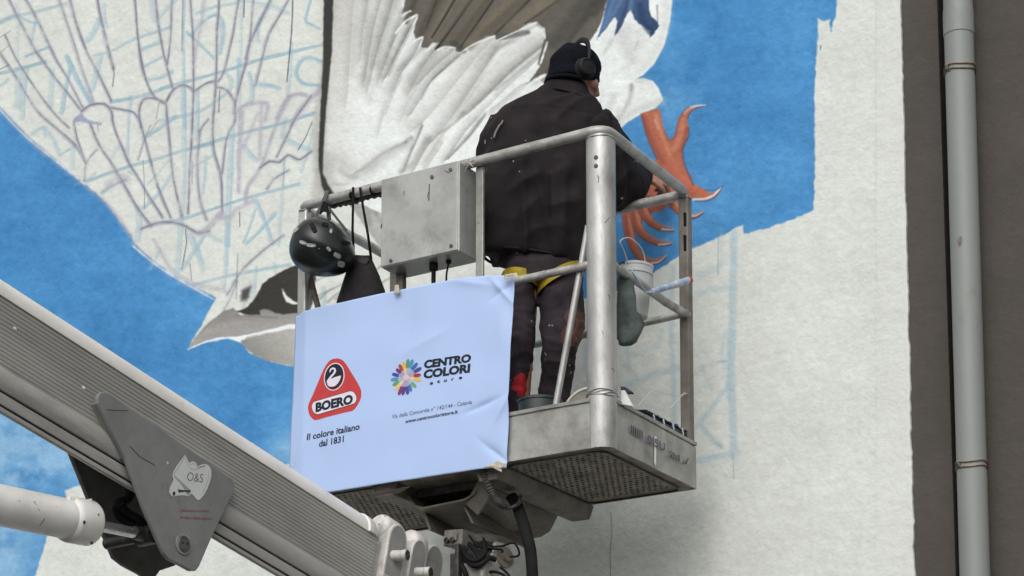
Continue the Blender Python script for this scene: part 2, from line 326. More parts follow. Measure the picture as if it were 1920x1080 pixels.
def paint_mural(xs, ys):
    c = Canvas(xs, ys)
    WH = (221, 222, 213)
    c.rgb[:] = np.array(WH, np.float32) / 255
    # ---- blue of the painted sky, in two fields, with scumbled lighter cloud
    left_blue = [(-420, -60), (-200, 90), (0, 200), (22, 223), (50, 253), (93, 290), (127, 320), (157, 343), (177, 360), (200, 382), (222, 410), (246, 440), (253, 458), (288, 490), (330, 519), (358, 534), (404, 559), (376, 612), (360, 640), (353, 655), (381, 643), (429, 634), (452, 643), (467, 661), (500, 676), (544, 686), (640, 700), (760, 660), (760, 780), (640, 850), (520, 875), (330, 880), (190, 895), (121, 919), (124, 935), (108, 965), (89, 1005), (64, 1085), (30, 1180), (-10, 1300), (-420, 1300)]
    right_blue = [(1260, -200), (1260, 0), (1256, 40), (1245, 85), (1226, 120), (1206, 140), (1192, 148), (1207, 147), (1224, 152), (1235, 166), (1243, 188), (1228, 203), (1204, 212), (1176, 228), (1160, 244), (1130, 290), (1000, 420), (980, 560), (1100, 560), (1145, 548), (1180, 538), (1225, 512), (1255, 492), (1300, 465), (1340, 448), (1386, 424), (1391, 423), (1394, 440), (1440, 427), (1485, 413), (1526, 393), (1528, 300), (1527, 200), (1530, 110), (1534, 60), (1533, 34), (1543, 40), (1556, 36), (1556, 60), (1560, 62), (1562, 40), (1568, 30), (1570, -200)]
    full = (slice(0, len(ys)), slice(0, len(xs)))
    X = c.xs[None, :] + 0 * c.ys[:, None]; Y = c.ys[:, None] + 0 * c.xs[None, :]
    k = np.clip(.5 + c.n3 * 1.5 + c.nv * .3, 0, 1)[..., None]
    blue = (1 - k) * np.array((64, 130, 186), np.float32) + k * np.array((86, 152, 205), np.float32)
    blue += (c.nb * 16 + c.n1 * 9)[..., None]
    for poly, rg in ((left_blue, 1.6), (right_blue, 2.)):
        p = np.array(poly, float)
        sl = c.box(p[:, 0].min() - 6, p[:, 1].min() - 6, p[:, 0].max() + 6, p[:, 1].max() + 6)
        d = c.sdf(poly, sl) + c.n1[sl] * rg * 2.4 + c.n2[sl] * 2.
        c.put(sl, np.clip(.5 - d / 3, 0, 1), blue[sl] / 255)
        if poly is left_blue:                                        # hazy cloud painted low on the left
            cl = np.exp(-(((X[sl] - 20) / 150)**2 + ((Y[sl] - 850) / 90)**2)) + .8 * np.exp(-(((X[sl] + 20) / 90)**2 + ((Y[sl] - 1030) / 110)**2)) + .35 * np.exp(-(((X[sl] - 540) / 40)**2 + ((Y[sl] - 850) / 40)**2))
            cl = np.clip(cl * (.62 + c.n2[sl] * 1.2 + c.n3[sl] * 1.3 + c.nb[sl] * .5), 0, .48)
            c.put(sl, cl * np.clip(.5 - d / 3, 0, 1), (205, 222, 232))
        else:
            cl = .25 * np.exp(-(((X[sl] - 1270) / 60)**2 + ((Y[sl] - 180) / 70)**2)) * np.clip(.6 + c.n2[sl] * 3, 0, 1)
            c.put(sl, cl * np.clip(.5 - d / 3, 0, 1), (150, 190, 220))
    # ---- pencil and thinned-paint drawing on the bare white: lettering grid and the feathers of the second wing
    P = (146, 146, 158); D = (96, 96, 106); B = (166, 191, 202); T = (134, 168, 182); V = (166, 160, 174)
    for pts, w, a in [            # broad washed blue bands and letters
        ([(36, 129), (34, 170), (33, 200)], 13, .4), ([(49, 129), (44, 180), (42, 222)], 10, .45), ([(98, 133), (96, 170), (93, 200)], 10, .38), ([(131, 131), (122, 170), (116, 212)], 7, .7),
        ([(126, 107), (146, 150), (170, 192)], 8, .85), ([(189, 107), (180, 140), (173, 168)], 8, .45), ([(185, 38), (176, 60), (164, 76)], 9, .5), ([(196, 10), (196, 40), (201, 52)], 7, .4),
        ([(40, 33), (57, 41), (73, 43)], 4, .7), ([(66, 40), (62, 60), (57, 82)], 5, .6), ([(48, 105), (70, 96), (90, 88)], 5, .7), ([(265, 93), (284, 86), (303, 78)], 6, .55), ([(269, 125), (286, 116), (303, 107)], 6, .5), ([(276, 150), (300, 146), (322, 135)], 7, .6),
        ([(360, 67), (370, 50), (395, 31), (411, 31), (418, 49), (416, 75), (411, 100)], 7, .6), ([(345, 0), (343, 96), (347, 240)], 6, .5), ([(343, 160), (345, 240), (346, 320), (340, 420)], 8, .42), ([(370, 170), (371, 210), (369, 260)], 7, .5),
        ([(453, 0), (451, 96), (447, 233)], 6, .33), ([(447, 110), (446, 140), (445, 175)], 6, .6), ([(447, 0), (500, 9), (540, 24)], 8, .35), ([(507, 4), (482, 56), (484, 78)], 7, .5), ([(582, 0), (573, 38), (582, 46), (600, 55)], 6, .75),
        ([(603, 116), (580, 107), (562, 116), (555, 138), (567, 156), (601, 161)], 7, .75), ([(467, 138), (473, 168), (471, 192)], 8, .6), ([(487, 158), (505, 160), (524, 165)], 7, .65), ([(547, 80), (544, 130), (540, 172)], 6, .35), ([(420, 133), (433, 150), (430, 170)], 8, .45),
        ([(436, 245), (430, 360), (426, 460)], 10, .5), ([(385, 295), (384, 330), (381, 362)], 5, .45), ([(459, 275), (470, 290), (481, 301)], 8, .5), ([(540, 262), (560, 273), (582, 281)], 9, .4), ([(536, 222), (531, 240), (530, 258)], 9, .45),
        ([(480, 377), (498, 420), (510, 458)], 9, .6), ([(516, 400), (490, 430), (462, 456)], 6, .6), ([(479, 392), (468, 425), (456, 455)], 4, .6), ([(533, 297), (528, 380), (522, 460)], 6, .35), ([(586, 245), (575, 290), (564, 322)], 6, .35),
        ([(245, 180), (240, 250), (239, 291)], 6, .45), ([(258, 387), (262, 420), (258, 450)], 10, .4), ([(340, 420), (336, 470), (332, 508)], 10, .42), ([(358, 443), (371, 475), (380, 504)], 10, .5), ([(382, 443), (362, 475), (340, 506)], 8, .55), ([(390, 440), (404, 448), (414, 453)], 7, .35),
        ([(425, 420), (425, 470), (420, 540)], 7, .45), ([(270, 258), (300, 240), (328, 219)], 8, .6), ([(276, 345), (296, 325), (317, 299)], 4, .45), ([(268, 390), (300, 360), (322, 325)], 6, .5), ([(193, 361), (215, 345), (235, 338)], 8, .35), ([(211, 293), (218, 280), (226, 272)], 8, .4),
        ([(480, 500), (478, 530), (476, 560)], 6, .35), ([(515, 495), (516, 520), (513, 540)], 6, .4), ([(300, 470), (288, 490), (280, 505)], 6, .3), ([(60, 250), (80, 240), (84, 255)], 7, .4), ([(84, 240), (100, 262), (112, 290)], 7, .45), ([(112, 290), (125, 283), (140, 275)], 4, .5),
        ([(140, 260), (137, 290), (135, 315)], 8, .35), ([(330, 0), (316, 12), (300, 30)], 7, .4), ([(283, 0), (286, 25), (292, 42)], 7, .35), ([(0, 40), (20, 30), (36, 28)], 4, .6), ([(30, 10), (34, 40), (30, 110)], 8, .22), ([(640, 560), (630, 575), (622, 590)], 9, .3), ([(606, 540), (608, 560), (605, 580)], 8, .45),
        ([(612, 400), (625, 430), (640, 450)], 8, .3), ([(600, 380), (612, 398), (622, 418)], 9, .35)]:
        c.stroke(pts, w * 1.15, B, a, soft=1.8, dry=.5, wob=1.); c.stroke([(x + w * .32, y) for x, y in pts], 1.6, T, a * .75, soft=1.1, dry=.6, wob=.9)
    for pts, a in [               # doubled guide lines of the lettering grid
        ([(2, 136), (40, 126), (86, 114)], .85), ([(207, 190), (265, 178), (320, 160)], .8), ([(300, 165), (404, 136), (489, 110), (603, 83)], .75), ([(164, 338), (237, 312), (286, 299), (343, 281), (400, 268)], .75), ([(360, 276), (448, 250), (526, 230), (590, 210)], .8),
        ([(286, 420), (348, 407), (448, 374), (490, 362), (562, 343)], .7), ([(358, 533), (450, 511), (545, 494)], .6), ([(0, 42), (31, 29), (85, 16), (125, 4)], .5), ([(174, 103), (211, 93), (249, 73), (320, 49)], .45), ([(367, 24), (400, 12), (447, 4)], .45),
        ([(300, 225), (367, 209), (400, 192), (428, 170)], .5), ([(-100, 160), (-40, 146), (0, 136)], .7), ([(360, 312), (380, 302), (400, 290)], .4), ([(0, 160), (10, 152), (17, 146)], .4), ([(350, 58), (400, 106)], .6), ([(140, 345), (160, 338), (180, 322)], .35)]:
        q = [(x, y + 3.6) for x, y in pts]; m = [(x, y + 1.8) for x, y in pts]
        c.stroke(m, 5.2, B, a * .6, dry=.4, wob=.6); c.stroke(pts, 1.7, T, a, dry=.45, wob=.5); c.stroke(q, 1.7, T, a * .9, dry=.5, wob=.5)
    for pts, w, a in [            # violet-grey feather shafts and scalloped tips
        ([(17, 0), (33, 33), (59, 82), (71, 102), (102, 144), (153, 209)], 4.5, .75), ([(48, 0), (67, 33), (89, 78), (107, 116), (124, 144), (155, 202)], 5.5, .7), ([(111, 0), (133, 67), (147, 111), (160, 151), (175, 193)], 5.5, .5), ([(131, 0), (144, 49), (164, 100), (184, 138), (208, 189)], 5, .85),
        ([(182, 0), (193, 53), (204, 98), (212, 129)], 5, .9), ([(252, 0), (256, 51), (264, 111), (276, 156), (291, 184), (309, 194)], 4.4, .95), ([(291, 0), (298, 56), (309, 111), (322, 164)], 4.4, .9), ([(322, 0), (319, 67), (313, 120)], 4, .75),
        ([(9, 67), (33, 116), (73, 176), (107, 218), (129, 240)], 3.2, .8), ([(0, 100), (29, 144), (69, 207), (104, 240), (141, 273)], 5.5, .7), ([(120, 253), (141, 273), (161, 307)], 3, .85), ([(138, 227), (143, 258), (161, 307)], 3, .85), ([(182, 279), (161, 307), (159, 338)], 3, .7),
        ([(153, 209), (170, 197), (195, 195), (208, 210), (213, 237), (237, 297), (260, 336), (281, 372), (304, 408)], 5, .9), ([(169, 234), (185, 271), (211, 310), (229, 341), (255, 387), (283, 424)], 5.5, .85), ([(209, 202), (233, 206), (250, 211), (263, 232), (268, 250), (286, 317), (299, 359), (320, 408)], 4.4, .9),
        ([(264, 240), (260, 210), (268, 187), (288, 184), (309, 194), (312, 210), (317, 263), (325, 336), (340, 406)], 4.6, .9), ([(312, 190), (324, 169), (342, 160), (356, 164), (363, 171), (373, 164), (389, 155), (404, 153)], 4.2, .9), ([(407, 164), (424, 169), (440, 191)], 4.2, .9),
        ([(356, 0), (361, 67), (362, 169), (358, 279), (351, 400)], 4.6, .85), ([(382, 0), (376, 51), (364, 111)], 6, .5), ([(410, 0), (407, 67), (404, 151)], 4, .85), ([(404, 151), (403, 180), (398, 245), (401, 284), (414, 336), (416, 400)], 4.6, .85), ([(447, 0), (433, 78), (420, 133), (409, 152)], 4.4, .75),
        ([(507, 0), (471, 73), (460, 120), (440, 193), (440, 227), (425, 258), (416, 325)], 5.5, .8), ([(475, 0), (467, 78), (460, 111)], 4.5, .6), ([(540, 0), (504, 64), (491, 109), (478, 160)], 5, .65), ([(440, 213), (455, 200), (473, 193), (495, 193), (502, 200), (496, 225)], 6.5, .7), ([(518, 222), (538, 187), (555, 176), (573, 178)], 6, .75),
        ([(547, 233), (567, 200), (602, 167)], 7, .7), ([(453, 211), (449, 284), (448, 359)], 7, .65), ([(490, 200), (487, 296)], 7, .55), ([(484, 211), (470, 245), (456, 276)], 6, .5), ([(541, 180), (513, 245), (490, 310), (464, 351), (461, 377)], 6, .75), ([(583, 180), (552, 224), (536, 258), (518, 294)], 5.5, .65),
        ([(487, 315), (505, 302), (523, 304), (539, 291), (552, 297), (562, 299), (583, 284)], 4.4, .85), ([(541, 320), (513, 336), (500, 354)], 5, .55), ([(374, 245), (380, 236), (390, 224)], 4.5, .6), ([(374, 245), (370, 310), (374, 374), (387, 413)], 5.5, .65), ([(265, 429), (286, 420), (317, 417), (348, 424), (369, 437), (392, 434)], 5, .85),
        ([(373, 437), (386, 431), (414, 400)], 8, .7), ([(411, 408), (432, 408), (443, 393), (474, 377)], 8, .55), ([(190, 361), (212, 346), (234, 338)], 5, .35), ([(200, 345), (230, 332), (240, 336)], 8, .35), ([(531, 441), (490, 472), (453, 507), (425, 553)], 5, .6), ([(288, 450), (300, 470), (316, 500)], 6, .5), ([(320, 505), (360, 530), (420, 545)], 7, .45),
        ([(0, 205), (50, 258), (110, 308), (160, 348), (205, 388), (246, 444)], 6, .5), ([(250, 455), (290, 495), (340, 528), (400, 556)], 6, .5), ([(130, 12), (240, 60)], 2, .01), ([(282, 235), (270, 262), (258, 300)], 3, .4), ([(445, 525), (430, 560), (415, 590)], 5, .4)]:
        c.stroke([(x + 1, y + 1) for x, y in pts], w * 1.9, (190, 186, 198), a * .42, soft=3., dry=.5, wob=1.2); c.stroke(pts, w * 1.08, V if w > 5.9 else P, a * .7, soft=1.9, dry=.75, wob=.9)
        if w < 5.7: c.stroke([(x + 1., y) for x, y in pts], 1.6, D, a * .72, soft=1., dry=.85, wob=.8)
    c.fill([(138, 227), (139, 222), (153, 211), (157, 216), (165, 224), (191, 231), (188, 235), (165, 232), (153, 229)], (150, 158, 182), a=.85)
    for pts, w, a in [            # thin dark drips and pencil ticks
        ([(549, 0), (547, 56), (542, 111), (538, 153)], 1.8, .95), ([(458, 0), (457, 32)], 1.8, .9), ([(212, 129), (214, 138), (211, 162)], 1.6, .7), ([(449, 398), (450, 425)], 1.4, .9), ([(585, 229), (573, 258), (559, 281)], 1.6, .75), ([(343, 0), (341, 96)], 1.6, .5), ([(446, 477), (444, 520), (443, 560)], 1.5, .5),
        ([(348, 430), (350, 455), (341, 505)], 1.8, .7), ([(356, 494), (359, 525)], 1.4, .6), ([(183, 235), (184, 247)], 1.3, .5), ([(298, 194), (293, 222)], 1.3, .5), ([(297, 225), (280, 250)], 1.2, .4), ([(361, 303), (360, 345)], 1.4, .4), ([(268, 300), (270, 330), (271, 392)], 1.2, .5), ([(240, 320), (247, 328)], 1.3, .5), ([(533, 300), (531, 350)], 1.2, .3), ([(412, 170), (410, 210)], 2., .6), ([(0, 130), (17, 122)], 1.5, .5), ([(0, 70), (20, 58)], 1.3, .4), ([(0, 98), (16, 86)], 1.3, .4)]:
        c.stroke(pts, w, (58, 66, 78), a, soft=.9, dry=.3, smooth=False)
    c.stroke([(0, 206), (50, 257), (110, 306), (158, 345)], 2.2, (236, 238, 238), .8); c.stroke([(250, 462), (288, 493), (330, 521), (400, 561)], 2.4, (238, 240, 240), .9)
    # ---- lower-left bird: dark cap, eye arc, grey bill and throat
    c.fill([(455, 590), (470, 545), (478, 535), (470, 528), (458, 540), (450, 558), (452, 572)], (150, 150, 150), a=.35, soft=5)
    c.fill([(452, 545), (470, 537), (467, 556), (462, 562), (452, 564)], (58, 58, 58), soft=3.5, a=.85)
    c.fill([(441, 584), (455, 580), (466, 573), (478, 560), (487, 542), (491, 533), (512, 518), (547, 500), (568, 494), (584, 500), (592, 520), (590, 552), (582, 580), (566, 590), (556, 590), (520, 592), (470, 592)], (58, 55, 50), soft=1.4, col2=(66, 63, 58), axis=((480, 540), (600, 600)))
    c.fill([(529, 541), (531, 555), (537, 566), (550, 571), (566, 570), (552, 565), (540, 558), (534, 549)], (235, 236, 232), soft=1.2)
    c.fill([(353, 655), (358, 642), (368, 630), (385, 611), (402, 596), (420, 583), (437, 577), (444, 584), (452, 592), (488, 590), (487, 582), (494, 579), (503, 580), (515, 587), (530, 590), (560, 586), (640, 590), (640, 625), (545, 612), (480, 628), (447, 636), (420, 632), (385, 640)], (168, 163, 157), soft=1.5, col2=(138, 134, 130), axis=((440, 630), (430, 580)))
    c.stroke([(441, 592), (480, 593), (520, 596)], 3, (120, 116, 112), .6); c.stroke([(370, 635), (400, 618), (450, 604)], 12, (176, 172, 168), .4, soft=4)
    c.fill([(353, 655), (381, 641), (404, 634), (430, 630), (444, 632), (470, 626), (545, 608), (640, 606), (640, 617), (545, 616), (500, 624), (462, 631), (452, 642), (428, 634), (400, 638), (378, 645)], (240, 241, 240), soft=1.2)
    c.stroke([(372, 643), (405, 632), (440, 630)], 1.6, (150, 150, 190), .6); c.stroke([(420, 632), (450, 628), (500, 618)], 1.6, (150, 150, 190), .4)
    c.fill([(452, 640), (470, 632), (500, 625), (545, 617), (700, 600), (760, 660), (640, 700), (545, 686), (500, 676), (478, 667), (464, 657)], (184, 181, 172), soft=1.4, col2=(140, 136, 130), axis=((540, 625), (470, 685)))
    # streaked grey neck feathers between the posts
    for x, y, l in [(585, 566, 40), (600, 560, 46), (615, 566, 44), (575, 540, 34), (630, 560, 40), (690, 520, 60), (716, 500, 60), (706, 540, 40)]:
        c.stroke([(x, y), (x + l * .4, y - l * .35), (x + l, y - l * .62)], 4, (120, 116, 112), .55, soft=2.5, w1=1)
    c.fill([(628, 365), (645, 372), (662, 392), (680, 418), (700, 446), (716, 470), (730, 420), (730, 330), (640, 350)], (196, 193, 187), soft=2, a=.9, col2=(150, 147, 142), axis=((715, 380), (660, 400)))
    for pts in ([(690, 390), (705, 400), (716, 420)], [(683, 372), (690, 398), (693, 420)], [(702, 360), (704, 380), (706, 400)]): c.stroke(pts, 6, (120, 117, 112), .35, soft=4)
    # ---- main bird: white body, dark edge, grey modelling strokes, dark flight feathers
    body = [(607, -200), (607, 0), (605, 130), (602, 180), (598, 270), (597, 310), (603, 348), (618, 376), (640, 366), (760, 420), (900, 500), (1010, 470), (1130, 290), (1160, 244), (1176, 228), (1204, 212), (1228, 203), (1243, 188), (1235, 166), (1224, 152), (1207, 147), (1192, 148), (1206, 140), (1226, 120), (1245, 85), (1256, 40), (1260, 0), (1260, -200)]
    c.fill(body, (236, 238, 233), soft=1.4)
    for x0, w0, cl, a in ((700, 60, (205, 200, 192), .8), (660, 46, (178, 172, 164), .8), (640, 24, (150, 145, 138), .5), (632, 12, (126, 122, 116), .4)):
        c.fill([(612, -200), (612, 240), (600, 330), (622, 368), (x0 - 50, 372), (x0 - 44, 330), (x0 - 48, 240), (x0 - 30, 120), (x0 - 12, 0), (x0 + 10, -200)], cl, soft=w0 * .38, a=a * .55)
    G = (186, 182, 176); G2 = (150, 147, 142); G3 = (112, 110, 106); H = (240, 241, 238)
    # feathers: each a crisp edge with its shade falling away on one side
    for pts, w, cl, a, sd in [([(866, 100), (832, 130), (806, 155), (786, 190), (770, 214)], 26, G2, .75, 1), ([(926, 70), (884, 118), (846, 166), (806, 214), (780, 240)], 30, (190, 186, 179), .7, 1), ([(932, 92), (902, 138), (872, 184), (840, 230), (810, 266)], 26, G2, .7, 1), ([(1020, 84), (985, 112), (950, 142), (906, 186), (876, 214)], 30, G2, .8, 1), ([(1024, 96), (990, 128), (950, 164), (910, 205), (870, 250), (836, 300)], 18, G2, .6, 1),
        ([(1012, 46), (975, 66), (940, 90), (900, 130)], 26, (188, 184, 178), .6, 1), ([(792, 70), (775, 104), (752, 138), (738, 170)], 22, G2, .75, 1), ([(782, 28), (762, 66), (742, 104), (722, 146)], 22, G2, .75, 1), ([(768, 22), (748, 54), (732, 92), (718, 130)], 18, G2, .7, 1), ([(828, 80), (806, 106), (784, 140), (768, 172)], 24, G2, .75, 1), ([(855, 90), (832, 110), (806, 134), (784, 158)], 22, G2, .7, 1),
        ([(738, 0), (722, 50), (704, 110), (692, 160)], 26, G2, .7, 1), ([(714, 0), (702, 46), (692, 100), (684, 150)], 22, G2, .65, 1), ([(690, 0), (682, 50), (676, 110)], 20, G, .7, 1), ([(664, 0), (658, 60), (654, 130), (650, 190)], 26, G, .6, 1), ([(752, 150), (738, 176), (726, 210)], 18, G, .7, 1), ([(780, 170), (764, 196), (754, 222)], 18, G, .6, 1), ([(725, 195), (716, 225), (710, 250)], 14, G, .5, 1),
        ([(905, 150), (880, 186), (850, 226), (826, 262), (800, 300)], 24, (200, 196, 190), .7, 1), ([(910, 215), (880, 255), (840, 298)], 14, G2, .75, 1), ([(792, 235), (784, 256), (772, 282), (756, 322)], 14, G2, .6, 1), ([(808, 262), (792, 288), (776, 318)], 16, G2, .6, 1), ([(830, 268), (814, 292), (800, 316)], 14, G, .6, 1), ([(762, 266), (740, 276), (712, 292), (688, 312), (664, 324)], 20, G2, .55, -1), ([(1004, 150), (975, 160), (945, 184), (918, 206)], 16, G2, .6, -1)]:
        c.stroke(pts, w, cl, a, side=sd, dry=.35, wob=.5)
    for pts, w, cl, a, sf in [
        ([(740, 0), (720, 60), (705, 120)], 22, G2, .75, 8), ([(716, 0), (702, 50), (694, 110)], 14, G, .8, 6), ([(690, 0), (686, 40), (684, 100)], 12, G2, .6, 6), ([(668, 0), (664, 60), (660, 140)], 14, G, .6, 8), ([(755, 20), (738, 70), (722, 118)], 8, G2, .8, 4), ([(770, 50), (745, 100), (728, 140)], 7, G3, .75, 3),
        ([(790, 92), (768, 112), (748, 130)], 8, G2, .8, 4), ([(820, 96), (796, 122), (774, 156)], 12, G2, .8, 6), ([(845, 100), (822, 120), (800, 135)], 8, G, .8, 5), ([(790, 130), (768, 150), (760, 170)], 12, G, .8, 6), ([(720, 120), (700, 150), (694, 190)], 12, G, .7, 7), ([(712, 140), (706, 160), (722, 166)], 4, G3, .4, 3),
        ([(866, 100), (832, 130), (806, 155), (790, 186)], 3.4, G3, .85, 2), ([(926, 70), (880, 120), (840, 170), (800, 210)], 20, (205, 200, 193), .7, 9), ([(930, 92), (905, 130), (880, 165), (850, 210)], 6, G2, .75, 4), ([(905, 120), (870, 170), (842, 215), (826, 248)], 14, (206, 202, 196), .7, 8), ([(1000, 70), (950, 105), (905, 145)], 14, (206, 203, 198), .7, 8),
        ([(1020, 84), (985, 112), (950, 142), (910, 180), (886, 200)], 5, G2, .9, 3), ([(1016, 98), (990, 120), (960, 145), (930, 168)], 3.5, G3, .6, 2.4), ([(935, 90), (960, 78), (990, 62)], 5, G2, .75, 3), ([(870, 210), (850, 232), (824, 250)], 4, G3, .7, 2.4), ([(910, 215), (880, 255), (840, 298)], 2.6, G3, .85, 1.6), ([(900, 228), (868, 268), (850, 284)], 5, G2, .6, 3),
        ([(792, 235), (784, 256), (772, 282), (758, 320)], 3, G3, .75, 1.8), ([(771, 258), (764, 262), (760, 266)], 6, G3, .8, 2.4), ([(762, 266), (740, 274), (712, 290), (690, 308), (668, 322)], 3.5, G2, .85, 2.4), ([(800, 262), (786, 288), (770, 310), (752, 322)], 11, G2, .7, 5), ([(822, 266), (808, 290), (795, 312)], 8, G, .8, 5), ([(725, 285), (700, 310), (690, 330)], 14, (205, 203, 199), .8, 8),
        ([(640, 300), (650, 312), (672, 318), (700, 300)], 16, G, .6, 9), ([(640, 320), (655, 332), (668, 332)], 8, G2, .6, 4), ([(622, 345), (640, 346), (652, 344)], 5, G2, .6, 3), ([(612, 300), (612, 330), (622, 356), (640, 364)], 22, G2, .5, 8), ([(1008, 120), (960, 160), (900, 215)], 12, H, .8, 6), ([(985, 148), (950, 175), (915, 205)], 10, H, .7, 5), ([(700, 200), (760, 190), (820, 200)], 60, H, .5, 30),
        ([(1172, 60), (1176, 90), (1185, 110)], 24, (196, 192, 192), .6, 10), ([(1205, 60), (1195, 90), (1178, 125)], 22, (204, 202, 200), .6, 10), ([(1148, 75), (1138, 90), (1132, 100)], 5, G2, .6, 3), ([(1196, 78), (1190, 92)], 3, G2, .5, 2), ([(1160, 60), (1164, 74), (1170, 84)], 10, (206, 202, 204), .7, 5), ([(1250, 0), (1246, 50), (1232, 90), (1200, 130)], 16, (212, 213, 209), .8, 7),
        ([(1184, 166), (1182, 182), (1172, 204), (1158, 226)], 8, (170, 168, 163), .85, 3.4), ([(1184, 160), (1184, 170)], 6.5, (150, 147, 142), .9, 2), ([(1150, 180), (1144, 200), (1136, 216)], 9, (196, 194, 189), .8, 5), ([(1198, 150), (1212, 152), (1222, 160)], 8, (196, 194, 190), .7, 5), ([(1240, 190), (1215, 200), (1180, 212), (1165, 232)], 12, (190, 188, 182), .75, 5), ([(1130, 170), (1126, 190), (1120, 200)], 6, (205, 203, 198), .7, 4), ([(1160, 205), (1156, 225), (1148, 240)], 8, (190, 188, 182), .6, 4)]:
        c.stroke(pts, w * 1.1, cl, a * .72, soft=sf * 1.35, dry=.35, w1=w * .6)
    wing = [(762, -200), (760, 0), (754, 24), (764, 22), (768, 26), (770, 34), (780, 26), (783, 30), (780, 42), (776, 60), (780, 76), (790, 69), (793, 72), (790, 88), (800, 90), (812, 80), (822, 78), (828, 80), (820, 92), (838, 90), (856, 88), (854, 96), (862, 98), (878, 88), (892, 80), (910, 68), (928, 66), (931, 74), (950, 68), (966, 60), (990, 44), (1006, 41), (1014, 48), (1022, 52), (1020, 60), (1024, 68), (1022, 74), (1027, 78), (1022, 95), (1014, 120), (1004, 138), (988, 158), (1003, 148), (1022, 140), (1022, 148), (1050, 150), (1090, 80), (1103, 79), (1120, 58), (1128, 40), (1138, 0), (1138, -200)]
    c.fill(wing, (103, 97, 88), soft=1.4, rough=1.6)
    for (x0, y0, x1, y1, w, cl, a) in [(786, -20, 762, 40, 14, (84, 79, 70), .9), (830, -20, 790, 62, 20, (84, 78, 69), .8), (826, -20, 800, 50, 5, (66, 61, 54), .8), (860, -20, 808, 72, 18, (118, 109, 97), .8), (858, -10, 810, 70, 4.5, (48, 44, 38), .9), (903, -30, 818, 92, 7.5, (44, 38, 34), .95), (884, -10, 822, 76, 16, (112, 103, 91), .7), (930, -20, 850, 86, 16, (92, 84, 74), .8),
            (938, -20, 862, 90, 5, (58, 52, 46), .9), (975, -20, 880, 84, 26, (116, 107, 90), .8), (1000, -20, 905, 66, 20, (98, 90, 79), .8), (1012, -20, 930, 62, 6, (64, 58, 50), .8), (1050, -20, 960, 50, 34, (120, 111, 96), .75), (1075, -20, 985, 44, 6, (74, 67, 59), .8), (1090, -20, 1020, 40, 34, (98, 92, 84), .8), (1120, -20, 1040, 80, 40, (78, 75, 70), .75), (1126, 0, 1030, 140, 26, (62, 60, 56), .6), (1110, 40, 1020, 150, 16, (112, 108, 98), .6), (850, 80, 870, 96, 12, (70, 72, 66), .6), (935, 70, 990, 60, 12, (88, 88, 88), .7), (1024, 70, 1010, 120, 6, (70, 68, 62), .7)]:
        c.stroke([(x0, y0), ((x0 + x1) / 2, (y0 + y1) / 2 + 1), (x1, y1)], w, cl, a, soft=max(1.4, w * .18), w1=w * .7, dry=.2)
    for pts, w in [([(754, 30), (766, 22), (770, 21)], 3.5), ([(742, 62), (760, 40), (782, 28)], 4), ([(762, 92), (778, 76), (792, 70)], 4), ([(862, 100), (890, 82), (927, 68)], 2.6), ([(932, 76), (970, 58), (1006, 42)], 2.4), ([(1020, 54), (1022, 72)], 3), ([(1026, 80), (1014, 118)], 3.), ([(985, 166), (1003, 150), (1022, 141)], 6), ([(820, 94), (834, 88), (852, 90)], 4), ([(800, 96), (816, 82)], 3)]:
        c.stroke(pts, w, (236, 237, 233), .9, soft=1.2)
    c.fill([(1138, -200), (1138, 0), (1130, 40), (1119, 74), (1136, 54), (1150, 34), (1154, 32), (1158, 40), (1153, 66), (1164, 52), (1176, 26), (1182, 18), (1190, 36), (1198, 44), (1210, 52), (1220, 58), (1217, 72), (1226, 64), (1235, 48), (1233, 42), (1222, 32), (1217, 20), (1217, 0), (1217, -200)], (80, 106, 146), soft=1.3, col2=(52, 74, 106), axis=((1150, 0), (1225, 50)))
    for pts, w, cl in [([(1178, 0), (1168, 30), (1156, 60)], 4, (48, 62, 86)), ([(1165, 0), (1150, 25), (1132, 52)], 6, (104, 134, 170)), ([(1150, 0), (1140, 30), (1128, 56)], 5, (100, 140, 180)), ([(1184, 0), (1182, 16)], 8, (106, 132, 164)), ([(1200, 10), (1206, 40), (1220, 60)], 12, (40, 62, 96))]: c.stroke(pts, w, cl, .65, soft=3)
    c.stroke([(1232, 10), (1233, 40)], 1.6, (90, 90, 96), .8)
    c.fill([(607, -200), (607, 0), (605, 130), (602, 180), (598, 270), (597, 310), (603, 348), (618, 378), (632, 372), (616, 348), (606, 325), (606, 290), (612, 200), (622, 100), (625, 0), (626, -200)], (58, 58, 55), soft=1.6, rough=.8)
    # ---- orange foot with its curved claws
    O1 = (184, 108, 84); O2 = (142, 76, 62); O3 = (214, 146, 118); K = (84, 62, 66)
    foot = [(1201, 213), (1218, 208), (1236, 203), (1240, 222), (1246, 244), (1254, 262), (1263, 258), (1268, 248), (1270, 232), (1277, 214), (1287, 203), (1297, 199), (1310, 197), (1322, 198), (1308, 201), (1297, 208), (1290, 218), (1288, 228), (1291, 238), (1291, 252), (1285, 264), (1279, 278), (1279, 290), (1282, 306), (1286, 320), (1295, 330), (1300, 345), (1318, 354), (1330, 362), (1345, 360), (1355, 348), (1348, 364), (1332, 374), (1318, 376), (1300, 374), (1270, 372), (1262, 350), (1262, 335), (1240, 316), (1228, 290), (1215, 262), (1208, 240)]
    c.fill(foot, O1, soft=1.3); c.stroke([(1204, 216), (1212, 250), (1226, 286), (1242, 318), (1258, 338)], 3, K, .6, soft=1.4); c.stroke([(1246, 246), (1254, 263), (1264, 258), (1270, 236), (1278, 215), (1292, 200)], 2.2, O2, .8, soft=1.6)
